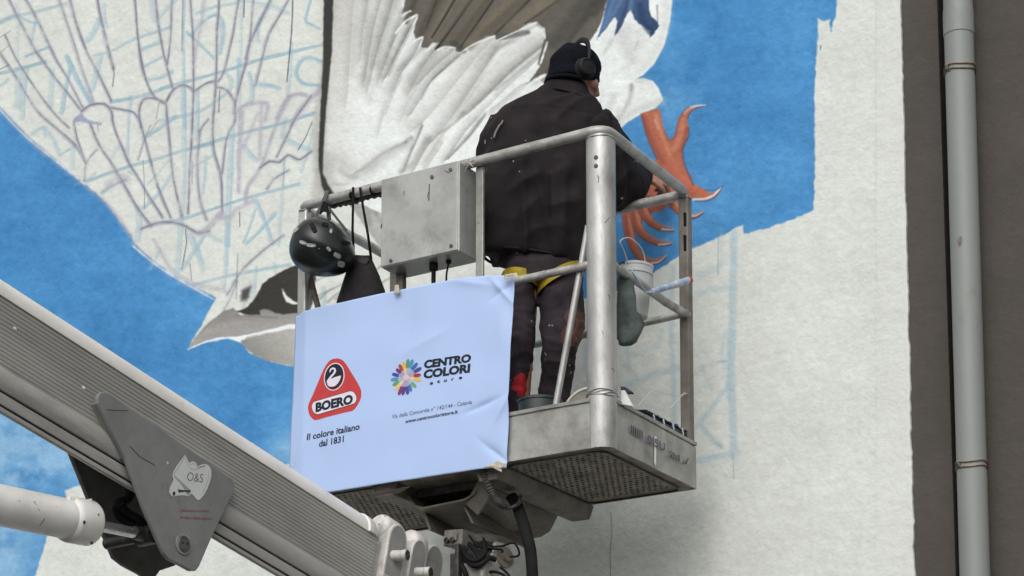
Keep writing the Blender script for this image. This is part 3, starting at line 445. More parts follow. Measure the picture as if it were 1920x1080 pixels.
    def toe(path, w0, claw):
        c.stroke([(x + .6, y + 1.6) for x, y in path], w0 + 2.4, K, .8, soft=1.4, w1=3.4, dry=.1); c.stroke(path, w0, O1, 1., soft=1.2, w1=2.4, dry=.05)
        c.stroke([(x - w0 * .16, y + w0 * .2) for x, y in path], w0 * .45, O2, .55, soft=w0 * .14, w1=1, dry=.3); c.stroke([(x + w0 * .14, y - w0 * .2) for x, y in path], w0 * .34, O3, .6, soft=w0 * .1, w1=1, dry=.4)
        c.stroke(claw, 4.6, (208, 206, 210), .9, soft=1.2, w1=1.2, dry=.1); c.stroke([(x + .5, y + 2.4) for x, y in claw], 1.5, (60, 48, 54), .85, soft=.8, w1=1)
    c.fill([(1216, 296), (1262, 335), (1266, 372), (1240, 395), (1212, 402), (1172, 404), (1186, 372)], O1, soft=2, col2=O2, axis=((1240, 330), (1190, 400)))
    toe([(1178, 392), (1179, 430), (1190, 466), (1207, 486), (1228, 490), (1248, 481)], 25, [(1222, 494), (1236, 491), (1249, 480)])
    toe([(1190, 392), (1196, 424), (1212, 444), (1234, 455), (1258, 456)], 23, [(1236, 459), (1248, 458), (1259, 456)])
    toe([(1204, 390), (1214, 408), (1232, 424), (1262, 431)], 20, [(1242, 430), (1252, 431), (1263, 431)])
    toe([(1254, 362), (1264, 384), (1284, 402), (1300, 406), (1317, 398)], 19, [(1290, 405), (1304, 405), (1317, 398)])
    c.fill([(1226, 300), (1262, 300), (1290, 335), (1296, 372), (1262, 376), (1240, 350)], O1, soft=2)
    for pts, w, cl, a, sf in [([(1208, 222), (1220, 262), (1242, 304)], 9, O2, .6, 4), ([(1230, 216), (1240, 250), (1256, 290)], 8, O3, .6, 4), ([(1280, 225), (1278, 250), (1264, 280)], 8, O3, .5, 4), ([(1288, 240), (1284, 262), (1276, 282)], 5, O2, .7, 3), ([(1262, 300), (1270, 320), (1290, 345)], 10, (206, 118, 92), .6, 5), ([(1255, 330), (1275, 352), (1300, 366)], 8, O2, .45, 4), ([(1300, 350), (1316, 360), (1326, 366)], 6, (212, 110, 70), .7, 3), ([(1228, 225), (1234, 240)], 4, (228, 180, 160), .6, 2.5),
            ([(1296, 201), (1308, 198), (1322, 198)], 3.6, (205, 205, 215), .9, 1.2), ([(1284, 212), (1290, 205), (1300, 201)], 4.5, (190, 185, 195), .7, 2), ([(1289, 222), (1295, 210), (1308, 202), (1322, 199)], 1.8, K, .8, 1), ([(1291, 240), (1291, 256), (1281, 276), (1281, 300), (1290, 324), (1300, 346)], 2.2, K, .75, 1.4), ([(1300, 374), (1320, 373), (1338, 366), (1352, 352)], 4., (214, 214, 218), .95, 1.2), ([(1304, 377), (1325, 377), (1342, 369), (1355, 349)], 1.6, K, .8, 1), ([(1322, 356), (1340, 357), (1352, 350)], 1.6, K, .7, 1),
            ]:
        c.stroke(pts, w, cl, a, soft=sf, dry=.2)
    # ---- faint blue underdrawing on the white to the right, and its drips
    B2 = (172, 194, 204)
    for pts, w, a in [([(1376, 438), (1374, 560), (1372, 700), (1376, 855)], 14, .5), ([(1368, 620), (1367, 680), (1366, 745)], 10, .4), ([(1352, 430), (1352, 500)], 8, .25), ([(1262, 500), (1258, 600), (1262, 690), (1264, 790)], 9, .42), ([(1306, 800), (1330, 770), (1362, 728)], 9, .38), ([(1316, 800), (1334, 822), (1352, 836)], 9, .5), ([(1310, 864), (1345, 856), (1384, 848)], 11, .5), ([(1180, 720), (1220, 705), (1270, 692)], 12, .35), ([(1190, 540), (1240, 548), (1256, 560)], 14, .2), ([(1310, 550), (1340, 542), (1366, 540)], 14, .25), ([(1310, 518), (1350, 500)], 14, .2), ([(1240, 620), (1232, 650), (1180, 668)], 10, .25), ([(1175, 650), (1180, 690)], 8, .35), ([(1360, 620), (1354, 660), (1358, 690)], 5, .35), ([(1000, 690), (1010, 640), (1000, 600)], 10, .3), ([(1100, 640), (1096, 690)], 10, .3), ([(1310, 690), (1345, 682), (1360, 678)], 4, .3), ([(1318, 690), (1334, 730)], 6, .2)]:
        c.stroke(pts, w, B2, a * 1.15, soft=3, dry=.6)
    for pts in ([(1374, 850), (1376, 898)], [(1347, 440), (1346, 515)], [(1224, 515), (1223, 566)], [(1340, 830), (1354, 840)], [(1346, 678), (1362, 676)]): c.stroke(pts, 1.3, (120, 136, 148), .6, soft=1, smooth=False)
    c.stroke([(1145, 960), (1147, 1000), (1144, 1040), (1146, 1120)], 1.4, (110, 112, 112), .7, soft=.9)       # hairline crack
    c.stroke([(1539, 86), (1538, 93)], 2, (90, 110, 140), .9, soft=.8)
    # worn chalk line near the white edge
    for y in range(290, 560, 9):
        c.stroke([(1684 + (y * 7 % 5) - 2, y), (1684 + (y * 11 % 5) - 2, y + 5)], 1.3, (120, 120, 118), .5, soft=.8)
    # streaky dirt and uneven whites
    c.rgb *= (1 + (c.n1 * .05 + c.n2 * .05 + c.n3 * .035))[..., None]
    return np.clip(c.rgb, 0, 1), c.cov
# ---------------------------------------------------------------- ground, walls, drainpipe
YW = 1.04                                        # the wall face, 0.3 m beyond the basket's far side
GZ = -ORG.z
g = MB().add([(-300, -300, 0), (300, -300, 0), (300, 300, 0), (-300, 300, 0)], [(0, 1, 2, 3)])
me = to_mesh(g, 'ground'); me.materials.append(mat('asphalt', (.055, .054, .052), .9, 0., .2, 4., .5, 300.))
go = bpy.data.objects.new('ground', me); COL.objects.link(go); go['kind'] = 'structure'; go['label'] = 'dark grey asphalt yard below the lift'

def stucco(name, src_attr=None, base=(.66, .67, .63), mott=.10, b1=.19, b2=.34, tint=(1, 1, 1)):
    m = bpy.data.materials.new(name); m.use_nodes = True; n = m.node_tree.nodes; l = m.node_tree.links; b = n['Principled BSDF']
    b.inputs['Roughness'].default_value = .85; b.inputs['Specular IOR Level'].default_value = .25
    tc = n.new('ShaderNodeTexCoord')
    def nz(s, d=5., r=.6):
        t = n.new('ShaderNodeTexNoise'); t.inputs['Scale'].default_value = s; t.inputs['Detail'].default_value = d; t.inputs['Roughness'].default_value = r; l.new(tc.outputs['Object'], t.inputs['Vector']); return t.outputs[0]
    mr = n.new('ShaderNodeMapRange'); l.new(nz(2.2, 8., .65), mr.inputs['Value']); mr.inputs['From Min'].default_value = .3; mr.inputs['From Max'].default_value = .7; mr.inputs['To Min'].default_value = 1 - mott; mr.inputs['To Max'].default_value = 1 + mott * .6
    m2 = n.new('ShaderNodeMapRange'); l.new(nz(38., 4., .7), m2.inputs['Value']); m2.inputs['From Min'].default_value = .3; m2.inputs['From Max'].default_value = .7; m2.inputs['To Min'].default_value = .95; m2.inputs['To Max'].default_value = 1.05
    mu = n.new('ShaderNodeMath'); mu.operation = 'MULTIPLY'; l.new(mr.outputs[0], mu.inputs[0]); l.new(m2.outputs[0], mu.inputs[1])
    mx = n.new('ShaderNodeMix'); mx.data_type = 'RGBA'; mx.blend_type = 'MULTIPLY'; mx.inputs[0].default_value = 1.
    if src_attr: a = n.new('ShaderNodeVertexColor'); a.layer_name = src_attr; l.new(a.outputs[0], mx.inputs[6])
    else: mx.inputs[6].default_value = (*base, 1)
    l.new(mu.outputs[0], mx.inputs[7]); l.new(mx.outputs[2], b.inputs['Base Color'])
    prev = None
    for st, sc, di in ((b1, 75., .006), (b2, 16., .02)):
        bn = n.new('ShaderNodeBump'); bn.inputs['Strength'].default_value = st; bn.inputs['Distance'].default_value = di; l.new(nz(sc, 4., .55), bn.inputs['Height'])
        if prev: l.new(prev, bn.inputs['Normal'])
        prev = bn.outputs[0]
    l.new(prev, b.inputs['Normal']); return m
WALL_GREY = stucco('grey_brown_render', None, (.088, .078, .068), .16, .3, .25)
WALL_WHITE = stucco('white_render', None, (.703, .730, .680), .085)
MURAL = stucco('mural_paint', 'paint', mott=.085)

wt = thing('painted_wall', 'tall white rendered house wall carrying a half-painted seabird mural', 'wall', (-2, YW, GZ)); wt['kind'] = 'thing'
# the white coat ends in a ragged brushed edge over the grey base of the same wall
ea, eb = at(1688, 0, 'y', YW), at(1714, 1080, 'y', YW)
def edge_x(z): return ea.x + (eb.x - ea.x) * (z - ea.z) / (eb.z - ea.z)
zz = [GZ + .3 + i * .02 for i in range(int((7.5 - GZ) / .02))]
ed = []
for i, z in enumerate(zz):
    j = noise.noise(Vector((z * 9, 3.1, 0))) * .006 + noise.noise(Vector((z * 40, 7.7, 0))) * .004
    ed.append((edge_x(z) + j, z))
mb = MB(); n = len(ed)
vs = [Vector((x, YW, z)) for x, z in ed] + [Vector((x + .001, YW + .012, z)) for x, z in ed] + [Vector((-7., YW, z)) for x, z in ed]
fs = [(i, i + 1, n + i + 1, n + i) for i in range(n - 1)] + [(2 * n + i, 2 * n + i + 1, i + 1, i) for i in range(n - 1)]
obj('white_render', mb.add(vs, fs), WALL_WHITE, wt, smooth=0)
gap = at(1764, 540, 'y', YW + .012)
ga, gb = at(1757, 0, 'y', YW + .012), at(1792, 1080, 'y', YW + .012)
def gap_x(z): return ga.x + (gb.x - ga.x) * (z - ga.z) / (gb.z - ga.z)
mb = MB(); z0, z1 = GZ, 7.5
mb.prism([(-7, YW + .012, z0), (gap_x(z0), YW + .012, z0), (gap_x(z1), YW + .012, z1), (-7, YW + .012, z1)], (0, .4, 0))
obj('wall_body', mb, WALL_GREY, wt, smooth=0)
# the mural: one fine sheet of painted samples, 3 mm proud of the white coat
xs = np.concatenate([np.arange(-420, -20, 14.), np.arange(-20, 1640, 1.72), [1642.]])
ys = np.concatenate([np.arange(-170, -16, 9.), np.arange(-16, 1096, 1.72), np.arange(1096, 1300, 9.)])
rgb, cov = paint_mural(xs, ys)
Hh, Ww = cov.shape
cl = np.where(rgb <= .04045, rgb / 12.92, ((rgb + .055) / 1.055)**2.4).astype(np.float32)
cl = np.clip(cl * np.array((.97, 1.0, 1.02), np.float32), 0, 1)
Mi = W2L; c0 = np.array(Mi @ CAM); R3 = np.array(Mi.to_3x3())
GX, GY = np.meshgrid(xs, ys)
dv = np.stack([(GX - CX) / FPX, -math.sin(PITCH) * (CY - GY) / FPX + math.cos(PITCH), math.cos(PITCH) * (CY - GY) / FPX + math.sin(PITCH)], -1) @ R3.T
tt = (YW - .003 - c0[1]) / dv[..., 1]
co = (c0 + dv * tt[..., None] - np.array(wt['base'])).reshape(-1, 3).astype(np.float32)
me = bpy.data.meshes.new('mural'); nv = Hh * Ww; me.vertices.add(nv); me.vertices.foreach_set('co', co.ravel())
idx = np.arange(nv, dtype=np.int32).reshape(Hh, Ww)
quads = np.stack([idx[1:, :-1], idx[1:, 1:], idx[:-1, 1:], idx[:-1, :-1]], -1).reshape(-1, 4)
me.loops.add(quads.size); me.loops.foreach_set('vertex_index', quads.ravel())
me.polygons.add(len(quads)); me.polygons.foreach_set('loop_start', np.arange(0, quads.size, 4, dtype=np.int32)); me.polygons.foreach_set('loop_total', np.full(len(quads), 4, np.int32))
me.update(calc_edges=True)
at_ = me.color_attributes.new('paint', 'BYTE_COLOR', 'POINT')
at_.data.foreach_set('color', np.concatenate([cl.reshape(-1, 3), np.ones((nv, 1), np.float32)], 1).ravel())
me.materials.append(MURAL); mo = bpy.data.objects.new('mural', me); COL.objects.link(mo); mo.parent = wt
mo['label'] = 'unfinished mural of seabirds on blue sky, partly pencil drawing'

nb = thing('neighbour_wall', 'plain dark grey-brown rendered wall behind the drainpipe', 'wall', (2., YW, GZ)); nb['kind'] = 'thing'
mb = MB(); GW = .045
mb.prism([(gap_x(z0) + GW, YW + .02, z0), (6, YW + .02, z0), (6, YW + .02, z1), (gap_x(z1) + GW, YW + .02, z1)], (0, .4, 0))
obj('wall_face', mb, WALL_GREY, nb, smooth=0)
mb = MB(); mb.box((gap_x(z1) - .2, YW + .3, z0), (gap_x(z0) + .4, YW + .39, z1))
obj('joint_filler', mb, mat('dark_joint', (.02, .02, .018), .9), nb, smooth=0)

# grey plastic rainwater pipe on wire brackets
PY = YW - .075
pa, pb = (at(1796, 0, 'y', PY)), (at(1828, 1080, 'y', PY))
pd = (pa - pb).normalized(); R0 = (at(1824, 200, 'y', PY).x - at(1770, 200, 'y', PY).x) / 2 * .985
def pipe_at(py): return pb + pd * ((at(1810, py, 'y', PY).z - pb.z) / pd.z)
PIPE = mat('grey_pvc', (.235, .25, .235), .5, 0., .06, 3., .05, 30., dirt=.24, dscale=9., dcol=(.17, .165, .15), stretch=(1, 1, .3))
dp = thing('drainpipe', 'pale grey plastic drainpipe running down the dark wall on wire clips', 'drainpipe', tuple(pipe_at(1080) + pd * (GZ - pipe_at(1080).z)))
j = pipe_at(62); lo = pipe_at(1080) + pd * (GZ + .02 - pipe_at(1080).z); hi = j + pd * 4.2
obj('pipe_section', MB().lathe([(R0, 0), (R0, (j - lo).length + .03)], lo, pd, 40), PIPE, dp)
obj('pipe_section', MB().lathe([(R0 * 1.005, -.008), (R0 * 1.05, -.004), (R0 * 1.05, .085), (R0 * 1.04, .095), (R0, .11), (R0, 4.2)], j, pd, 40), PIPE, dp)
WIRE = mat('rusty_wire', (.26, .19, .15), .6, .2, .2, 40.)
for k, py in enumerate((131, 877)):
    c = pipe_at(py); u, v, d = basis(pd); mb = MB()
    for s in (-1, 1):
        h = c + pd * .0095 * s
        mb.tube([h + (u * math.cos(t) + v * math.sin(t)) * (R0 + .003) + pd * .004 * math.sin(3 * t + k) for t in [i * math.pi / 16 for i in range(32)]], .0032, 6, closed=True)
    cl_ = obj('pipe_clip', mb, WIRE, dp)
    fr = c + Vector((-.55, -.83, 0)) * (R0 + .004)
    kn = MB().ell(fr, .009, .009, .012, 8, 6); kn.tube([fr + Vector((-.01, 0, .016)), fr, fr + Vector((.012, -.004, -.016))], .0028, 5)
    obj('wire_twist', kn, BOLT, cl_)
    kb = MB().tube([c + Vector((-R0 * .75, .03, -.012)), c + Vector((-R0 * 1.25, .068, -.02)), c + Vector((-R0 * 1.25, .1, -.02))], .006, 6)
    obj('wall_hook', kb, DARKM, cl_)
u, v, d = basis(pd); cst = pipe_at(462); o_ = W2L @ CAM; vw = (cst - o_); vw.z = 0; a0 = math.atan2(-vw.y, -vw.x)
st = MB(); pts = [(math.cos(t) * (.009 + .002 * math.sin(3 * t)), math.sin(t) * (.021 + .003 * math.sin(2 * t))) for t in [i * math.pi / 10 for i in range(20)]]
st.add([cst + Vector((math.cos(a0 - .35 + x / R0), math.sin(a0 - .35 + x / R0), 0)) * (R0 + .0012) + pd * z for x, z in pts], [tuple(range(20))]); obj('paint_stain', st, mat('brown_stain', (.2, .15, .13), .7, 0., .3, 60.), dp, smooth=0)
# ---------------------------------------------------------------- the lift basket
BW, BD, HR, HM = 1.465, .735, 1.232, .722
wp = thing('work_platform', 'weathered aluminium lift basket with rails, corner post and control box', 'lift basket', (-BW / 2, BD / 2, 0))
rr_ = .0205
loop = fillet([(-BW + .02, BD - .02, HR), (-BW + .012, .02, HR), (-.02, .02, HR + .012), (-.02, BD - .02, HR)], .062, closed=True, k=6)
# a few dents so the tube is not ruler straight
loop2 = []
for i in range(len(loop)):
    a, b = loop[i], loop[(i + 1) % len(loop)]; k = max(1, int((b - a).length / .06))
    for q in range(k): loop2.append(a.lerp(b, q / k))
loop2 = [p + Vector((0, noise.noise(p * 3) * .004, noise.noise(p * 2.4 + Vector((5, 1, 2))) * .005)) for p in loop2]
RAILW = mat('worn_rail_tube', (.42, .41, .385), .45, .3, .16, 14., .35, 70., dirt=.5, dscale=15., dcol=(.11, .1, .085), specks=.3, sscale=60., scol=(.7, .69, .66))
obj('top_rail', MB().tube(loop2, rr_, 14, closed=True), RAILW, wp, smooth=60)
mb = MB()
mb.tube([(-BW + .03, .03, HM), (-.06, .03, HM)], .0155, 12)
m_front = obj('mid_rail', mb, RAILW, wp, smooth=60)
obj('mid_rail', MB().tube([(-.028, .06, HM + .005), (-.024, .3, HM + .002), (-.022, .52, HM - .008), (-.018, BD - .03, HM - .006)], .0165, 12), RAILW, wp, smooth=60)
obj('mid_rail', MB().tube([(-BW + .03, BD - .02, HM), (-.25, BD - .02, HM), (-.035, BD - .02, HM + .006)], .0155, 12), RAILW, wp, smooth=60)
obj('mid_rail', MB().tube([(-BW + .02, .04, HM), (-BW + .02, BD - .03, HM)], .0155, 12), RAILW, wp, smooth=60)
# corner post: a fat tube that runs down into the rounded corner of the toe board
PR = .0565; pc = Vector((-PR, PR, 0))
post = obj('corner_post', MB().lathe([(PR, .012), (PR, HR - .02), (PR * .97, HR - .008), (PR * .6, HR - .004)], pc, (0, 0, 1), 40), ALU, wp, smooth=50)
for pyy in (297, 313):
    c = at(1119, pyy, 'y', .0105); mb = MB(); d = (c - Vector((pc.x, pc.y, c.z))).normalized(); c = Vector((pc.x, pc.y, c.z)) + d * PR
    mb.lathe([(.0085, -.004), (.0085, .002), (.006, .004)], c, d, 8); mb.box((-.0012, -.006, 0), (.0012, .006, .005), Matrix.Translation(c) @ d.to_track_quat('Z', 'Y').to_matrix().to_4x4())
    obj('rivet', mb, BOLT, post)
sc = MB()
for (px, py, dx, dy, wd) in [(1121, 328, 1, 14, .0015), (1134, 418, 10, -12, .0012), (1140, 552, 3, 10, .0012), (1146, 690, 6, 6, .001), (1128, 620, 3, 8, .001)]:
    a = at(px, py, 'y', .004); b = at(px + dx, py + dy, 'y', .004)
    def onpost(p):
        # point on the post skin in this sight line
        o = Vector((W2L @ CAM)); d = (p - o); dx_, dy_ = d.x, d.y; fx, fy = o.x - pc.x, o.y - pc.y
        A = dx_ * dx_ + dy_ * dy_; B = 2 * (fx * dx_ + fy * dy_); Cc = fx * fx + fy * fy - (PR + .0004)**2; D = max(B * B - 4 * A * Cc, 0)
        return o + d * ((-B - math.sqrt(D)) / (2 * A))
    sc.tube([onpost(a), onpost(a.lerp(b, .5) + Vector((.002, 0, .001))), onpost(b)], wd, 5)
obj('scratch', sc, BOLT, post, kind='stuff')
wt_ = MB()
for k in range(4):
    z = .205 + k * .0045
    wt_.tube([pc + Vector((math.cos(t) * (PR + .002), math.sin(t) * (PR + .002), z + .004 * math.sin(t * 2 + k) + .003 * math.sin(t * 3 + 2 * k))) for t in [i * math.pi / 18 for i in range(36)]], .0019, 5, closed=True)
obj('wire_tie', wt_, CHROME, post)
TOE = mat('toe_board_sheet', (.34, .34, .315), .46, .35, .2, 7., .3, 60., dirt=.46, dscale=5., dcol=(.14, .128, .112), specks=.22, sscale=50., scol=(.12, .1, .09))
# other posts
def sq(x, y, z0, z1, w, d, tilt=0): return MB().box((x - w / 2, y - d / 2, z0), (x + w / 2, y + d / 2, z1))
lp = obj('post', sq(-BW + .036, .024, .02, HR - .016, .043, .038), ALU, wp, bevel=.007)
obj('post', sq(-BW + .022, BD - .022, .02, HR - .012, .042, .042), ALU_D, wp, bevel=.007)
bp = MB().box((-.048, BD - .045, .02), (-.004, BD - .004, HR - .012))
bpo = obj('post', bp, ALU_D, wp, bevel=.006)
sl_ = MB()
for a, b in ((398, 424), (440, 470)): sl_.prism([at(1281, a, 'y', BD - .046), at(1287, a + 1, 'y', BD - .046), at(1287, b + 1, 'y', BD - .046), at(1282, b, 'y', BD - .046)], (0, .001, 0))
obj('slot', sl_, BLACKR, bpo, smooth=0)
fx = at(900, 400, 'y', .03).x
obj('post', sq(fx - .003, .036, .02, HR - .012, .034, .014), TOE, wp, bevel=.003)
obj('post', sq(at(752, 530, 'y', .05).x, .05, .02, HR - .012, .034, .03), ALU_D, wp, bevel=.004)
# diagonal braces
b0, b1 = at(1103, 424, 'y', .06), at(1042, 762, 'y', .03)
br = obj('brace', MB().tube([b0, b1], .0128, 12), ALU, wp, smooth=60)
b0, b1 = at(568, 470, 'y', .05), at(600, 590, 'y', .04)
obj('brace', MB().tube([b0, b0.lerp(b1, 1.02), b1 + (b1 - b0) * 2.2], .0125, 10), mat('rusty_tube', (.12, .09, .07), .7, .1, .3, 30., .3, 60.), wp, smooth=60, label='rust brown diagonal brace behind the sheet')
# toe boards with a rolled lip
TB = .192
def toe(p, q, nrm, name='toe_board', z0=0.):
    p, q, nr = Vector(p), Vector(q), Vector(nrm); mb = MB(); prof = [(0, z0), (0, TB - .022), (-.004, TB - .02), (-.004, TB - .016), (.0035, TB - .014), (.0045, TB - .002), (.002, TB), (-.012, TB), (-.012, TB - .008), (-.006, TB - .01), (-.006, z0)]
    n = 24; rings = []
    for i in range(n + 1):
        c = p.lerp(q, i / n); wv = noise.noise(c * 5) * .0022
        rings.append([c + nr * (o + (wv if z < TB - .03 else wv * .3)) + Vector((0, 0, z + noise.noise(c * 4 + Vector((3, 0, z * 4))) * .0016)) for o, z in prof])
    return obj(name, mb.loft(rings), TOE, wp, smooth=28)
toe((-BW, 0, 0), (-.079, .0, 0), (0, -1, 0)); tside = toe((0, PR + .002, 0), (0, BD - .002, 0), (1, 0, 0)); toe((-BW, BD, 0), (-.005, BD, 0), (0, 1, 0)); toe((-BW, .006, 0), (-BW, BD - .006, 0), (-1, 0, 0))
obj('corner_sheet', MB().loft([[pc + Vector((math.cos(t) * (PR + .0015), math.sin(t) * (PR + .0015), z)) for t in [i * math.pi / 20 for i in range(40)]] for z in (-.001, TB - .005)], caps=False), ALU, wp, smooth=50)
obj('drip_mark', MB().prism([at(1228, 818, 'x', .0045), at(1231, 819, 'x', .0045), at(1230, 874, 'x', .0045), at(1227, 868, 'x', .0045)], (-.001, 0, 0)), WPAINT, tside, smooth=0)
# worn remains of lettering on the side board
INKW = mat('faded_ink', (.10, .085, .11), .8, 0., .35, 60.); INKP = mat('faded_purple_ink', (.15, .11, .17), .8, 0., .35, 60.)
def place_text(s, a, b, cap_px, axis, off, parent, m, name='lettering', bold=0., shear=0., fn=None, push=None, spacing=1., cut=None, frame=None, kind=None):
    """letters between two points of a surface: baseline from a to b, cap height given on the drawing"""
    F = frame or L2W; A, B = hit(F, *a, axis, off), hit(F, *b, axis, off); vs, fs, wd = text_mb(s, bold, shear, spacing)
    up = hit(F, a[0], a[1] - cap_px, axis, off) - A; X = (B - A) / wd; U = Vector((0, 0, up.length)) if not frame else (up)
    mb = MB().add([A + X * x + U * y for x, y in vs], fs)
    me = to_mesh(mb, name, False)
    if cut or fn:
        bm = bmesh.new(); bm.from_mesh(me)
        if cut:
            xs_ = [v.co.x for v in bm.verts]; zs_ = [v.co.z for v in bm.verts]
            for k, lo_, hi_, nrm in ((0, min(xs_), max(xs_), (1, 0, 0)), (2, min(zs_), max(zs_), (0, 0, 1))):
                q = lo_ + cut
                while q < hi_:
                    c = [0, 0, 0]; c[k] = q; bmesh.ops.bisect_plane(bm, geom=bm.verts[:] + bm.edges[:] + bm.faces[:], plane_co=c, plane_no=nrm); q += cut
        if fn:
            for v in bm.verts: v.co = fn(v.co)
        bm.to_mesh(me); bm.free()
    return obj(name, me, m, parent, smooth=0, kind=kind)
for s, a, b, h, m in (('IIIIII', (1183, 812), (1205, 824), 16, INKW), ('0I5U', (1214, 830), (1247, 846), 15, INKP), ('2b', (1256, 856), (1269, 863), 12, INKW), ('1,/', (1271, 864), (1292, 872), 12, INKW)):
    place_text(s, a, b, h, 'x', .0062, tside, m, bold=.02, kind='stuff')
# floor pan with its embossed underside
mb = MB(); fl = fillet([(-BW + .002, .002, .0), (-.004, .002, .0), (-.004, BD - .004, .0), (-BW + .002, BD - .004, .0)], .06, closed=True, k=7)
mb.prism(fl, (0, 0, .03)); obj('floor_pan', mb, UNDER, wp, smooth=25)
fr = MB()
inner = fillet([(-.47, .035, -.006), (-.045, .035, -.006), (-.045, BD - .04, -.006), (-.47, BD - .04, -.006)], .05, closed=True, k=6)
fr.tube(inner, .0042, 6, closed=True); inner2 = fillet([(-BW + .05, .035, -.006), (-1.06, .035, -.006), (-1.06, BD - .04, -.006), (-BW + .05, BD - .04, -.006)], .05, closed=True, k=6)
fr.tube(inner2, .0042, 6, closed=True); obj('pan_joint', fr, DARKM, wp, smooth=60)
dm = MB(); hl = MB()
def dimple(x, y, r, k):
    n = 6; dm.add([(x + math.cos(2 * math.pi * i / n + k) * r, y + math.sin(2 * math.pi * i / n + k) * r * .75, -.0005) for i in range(n)] + [(x + math.cos(2 * math.pi * i / n + k) * r * .5, y + math.sin(2 * math.pi * i / n + k) * r * .4, -.0045) for i in range(n)],
        [(i, (i + 1) % n, n + (i + 1) % n, n + i) for i in range(n)] + [tuple(range(n, 2 * n))])
def hole(x, y, r):
    n = 6; hl.add([(x + math.cos(2 * math.pi * i / n) * r, y + math.sin(2 * math.pi * i / n) * r * 1.3, -.0015 - random.random() * .0006) for i in range(n)], [tuple(range(n))])
for x0, x1 in ((-.455, -.06), (-BW + .065, -1.075)):
    nx = int((x1 - x0) / .026); ny = 23
    for i in range(nx):
        for j in range(ny):
            x = x0 + (i + .5 * (j % 2)) * .026 + random.uniform(-.0018, .0018); y = .055 + j * (BD - .11) / ny + random.uniform(-.0018, .0018)
            if x > x1: continue
            if random.random() < .8: hole(x, y, random.uniform(.004, .0072))
            else: dimple(x, y, random.uniform(.006, .009), random.random())
obj('tread_dimple', dm, UNDER, wp, kind='stuff', smooth=0); obj('drain_hole', hl, mat('hole_dark', (.02, .018, .016), .9), wp, kind='stuff', smooth=0)
# folded channel beams and cradle below the floor
def channel(x0, x1, y0, y1, h, taper=.35):
    w_ = x1 - x0; prof = [(x0, 0), (x0 + w_ * taper * .5, -h), (x1 - w_ * taper * .5, -h), (x1, 0)]
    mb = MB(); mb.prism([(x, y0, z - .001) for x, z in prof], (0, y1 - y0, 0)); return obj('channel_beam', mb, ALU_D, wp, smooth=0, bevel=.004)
channel(-.60, -.475, .02, BD + .015, .055)
channel(-1.08, -.955, .02, BD - .02, .05)
cr = MB(); th = .008
pr = [(-1.0, -.004), (-.935, -.098), (-.895, -.112), (-.70, -.104), (-.655, -.086), (-.595, -.004)]
def sect(y, dz, sx=1.): return [(-.8 + (x + .8) * sx, y, z + dz * (1 if z < -.05 else 0)) for x, z in pr]
A, B, Cc = sect(.11, .012), sect(.45, -.03, .95), sect(BD - .02, -.005, .92)
for ring0, ring1 in ((A, B), (B, Cc)):
    for i in range(len(pr) - 1):
        q = [Vector(ring0[i]), Vector(ring0[i + 1]), Vector(ring1[i + 1]), Vector(ring1[i])]; nn = (q[1] - q[0]).cross(q[3] - q[0]).normalized() * th
        cr.add(q + [p + nn for p in q], [(0, 1, 2, 3), (7, 6, 5, 4), (0, 4, 5, 1), (1, 5, 6, 2), (2, 6, 7, 3), (3, 7, 4, 0)])
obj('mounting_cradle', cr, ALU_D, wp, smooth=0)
gs = MB()
gs.prism([(-.74, .16, -.10), (-.70, .16, -.175), (-.70, .62, -.19), (-.74, .68, -.10)], (.012, 0, 0)); gs.prism([(-.93, .16, -.10), (-.9, .16, -.175), (-.9, .62, -.19), (-.93, .68, -.10)], (.012, 0, 0))
gs.prism([(-.62, .1, -.0), (-.56, .1, -.07), (-.66, .14, -.15), (-.71, .13, -.1)], (0, .012, 0))
obj('gusset', gs, ALU_D, wp, smooth=0, bevel=.003)
obj('cavity_plate', MB().box((-.955, .16, -.035), (-.62, .6, -.005)), DARKM, wp, smooth=0)
obj('front_lip', MB().prism([at(690, 927, 'y', .004), at(770, 912, 'y', .004), at(748, 925, 'y', .03), at(697, 935, 'y', .03)], (0, .005, .004)), ALU_D, wp, smooth=0)
# levelling joint, valve block and hydraulic plumbing below the cradle
jt = obj('rotator', MB().lathe([(.10, .0), (.10, -.03), (.062, -.035), (.062, -.24), (.085, -.245), (.085, -.29), (.05, -.29)], at(905, 1012, 'y', .33), (0, 0, 1), 28), ALU_D, wp, smooth=40)
vb = MB()
c = at(862, 1012, 'y', .16)
M = Matrix.Translation(c) @ Matrix.Rotation(rad(-8), 4, 'Z') @ Matrix.Rotation(rad(6), 4, 'Y')
vb.box((-.055, -.035, -.03), (.04, .04, .035), M); vb.box((-.03, -.045, -.012), (.02, -.034, .02), M)
vbo = obj('valve_block', vb, mat('dirty_cast_metal', (.2, .185, .165), .6, .2, .25, 20., .3, 70., dirt=.5, dscale=16., dcol=(.04, .035, .03)), wp, smooth=0, bevel=.006)
for dx in (-.03, 0.):
    p = M @ Vector((dx, -.036, -.008)); mb = MB().lathe([(.0125, 0), (.0125, .012), (.006, .013), (.006, .006)], p, M.to_3x3() @ Vector((0, -1, 0)), 6); obj('plug', mb, DARKM, vbo)
vc = MB(); c = at(938, 1048, 'y', .2)
vc.lathe([(.052, -.12), (.052, -.01), (.06, -.01), (.06, .012), (.044, .014), (.044, .03), (.02, .03), (.02, .045)], c, Vector((1, -.25, .1)), 24)
vco = obj('hydraulic_motor', vc, ALU_D, wp, smooth=35)
obj('motor_flange', MB().lathe([(.07, .0), (.07, .02), (.03, .022)], c + Vector((.0, 0, 0)), Vector((1, -.25, .1)), 6), ALU, wp, smooth=20, bevel=.004)
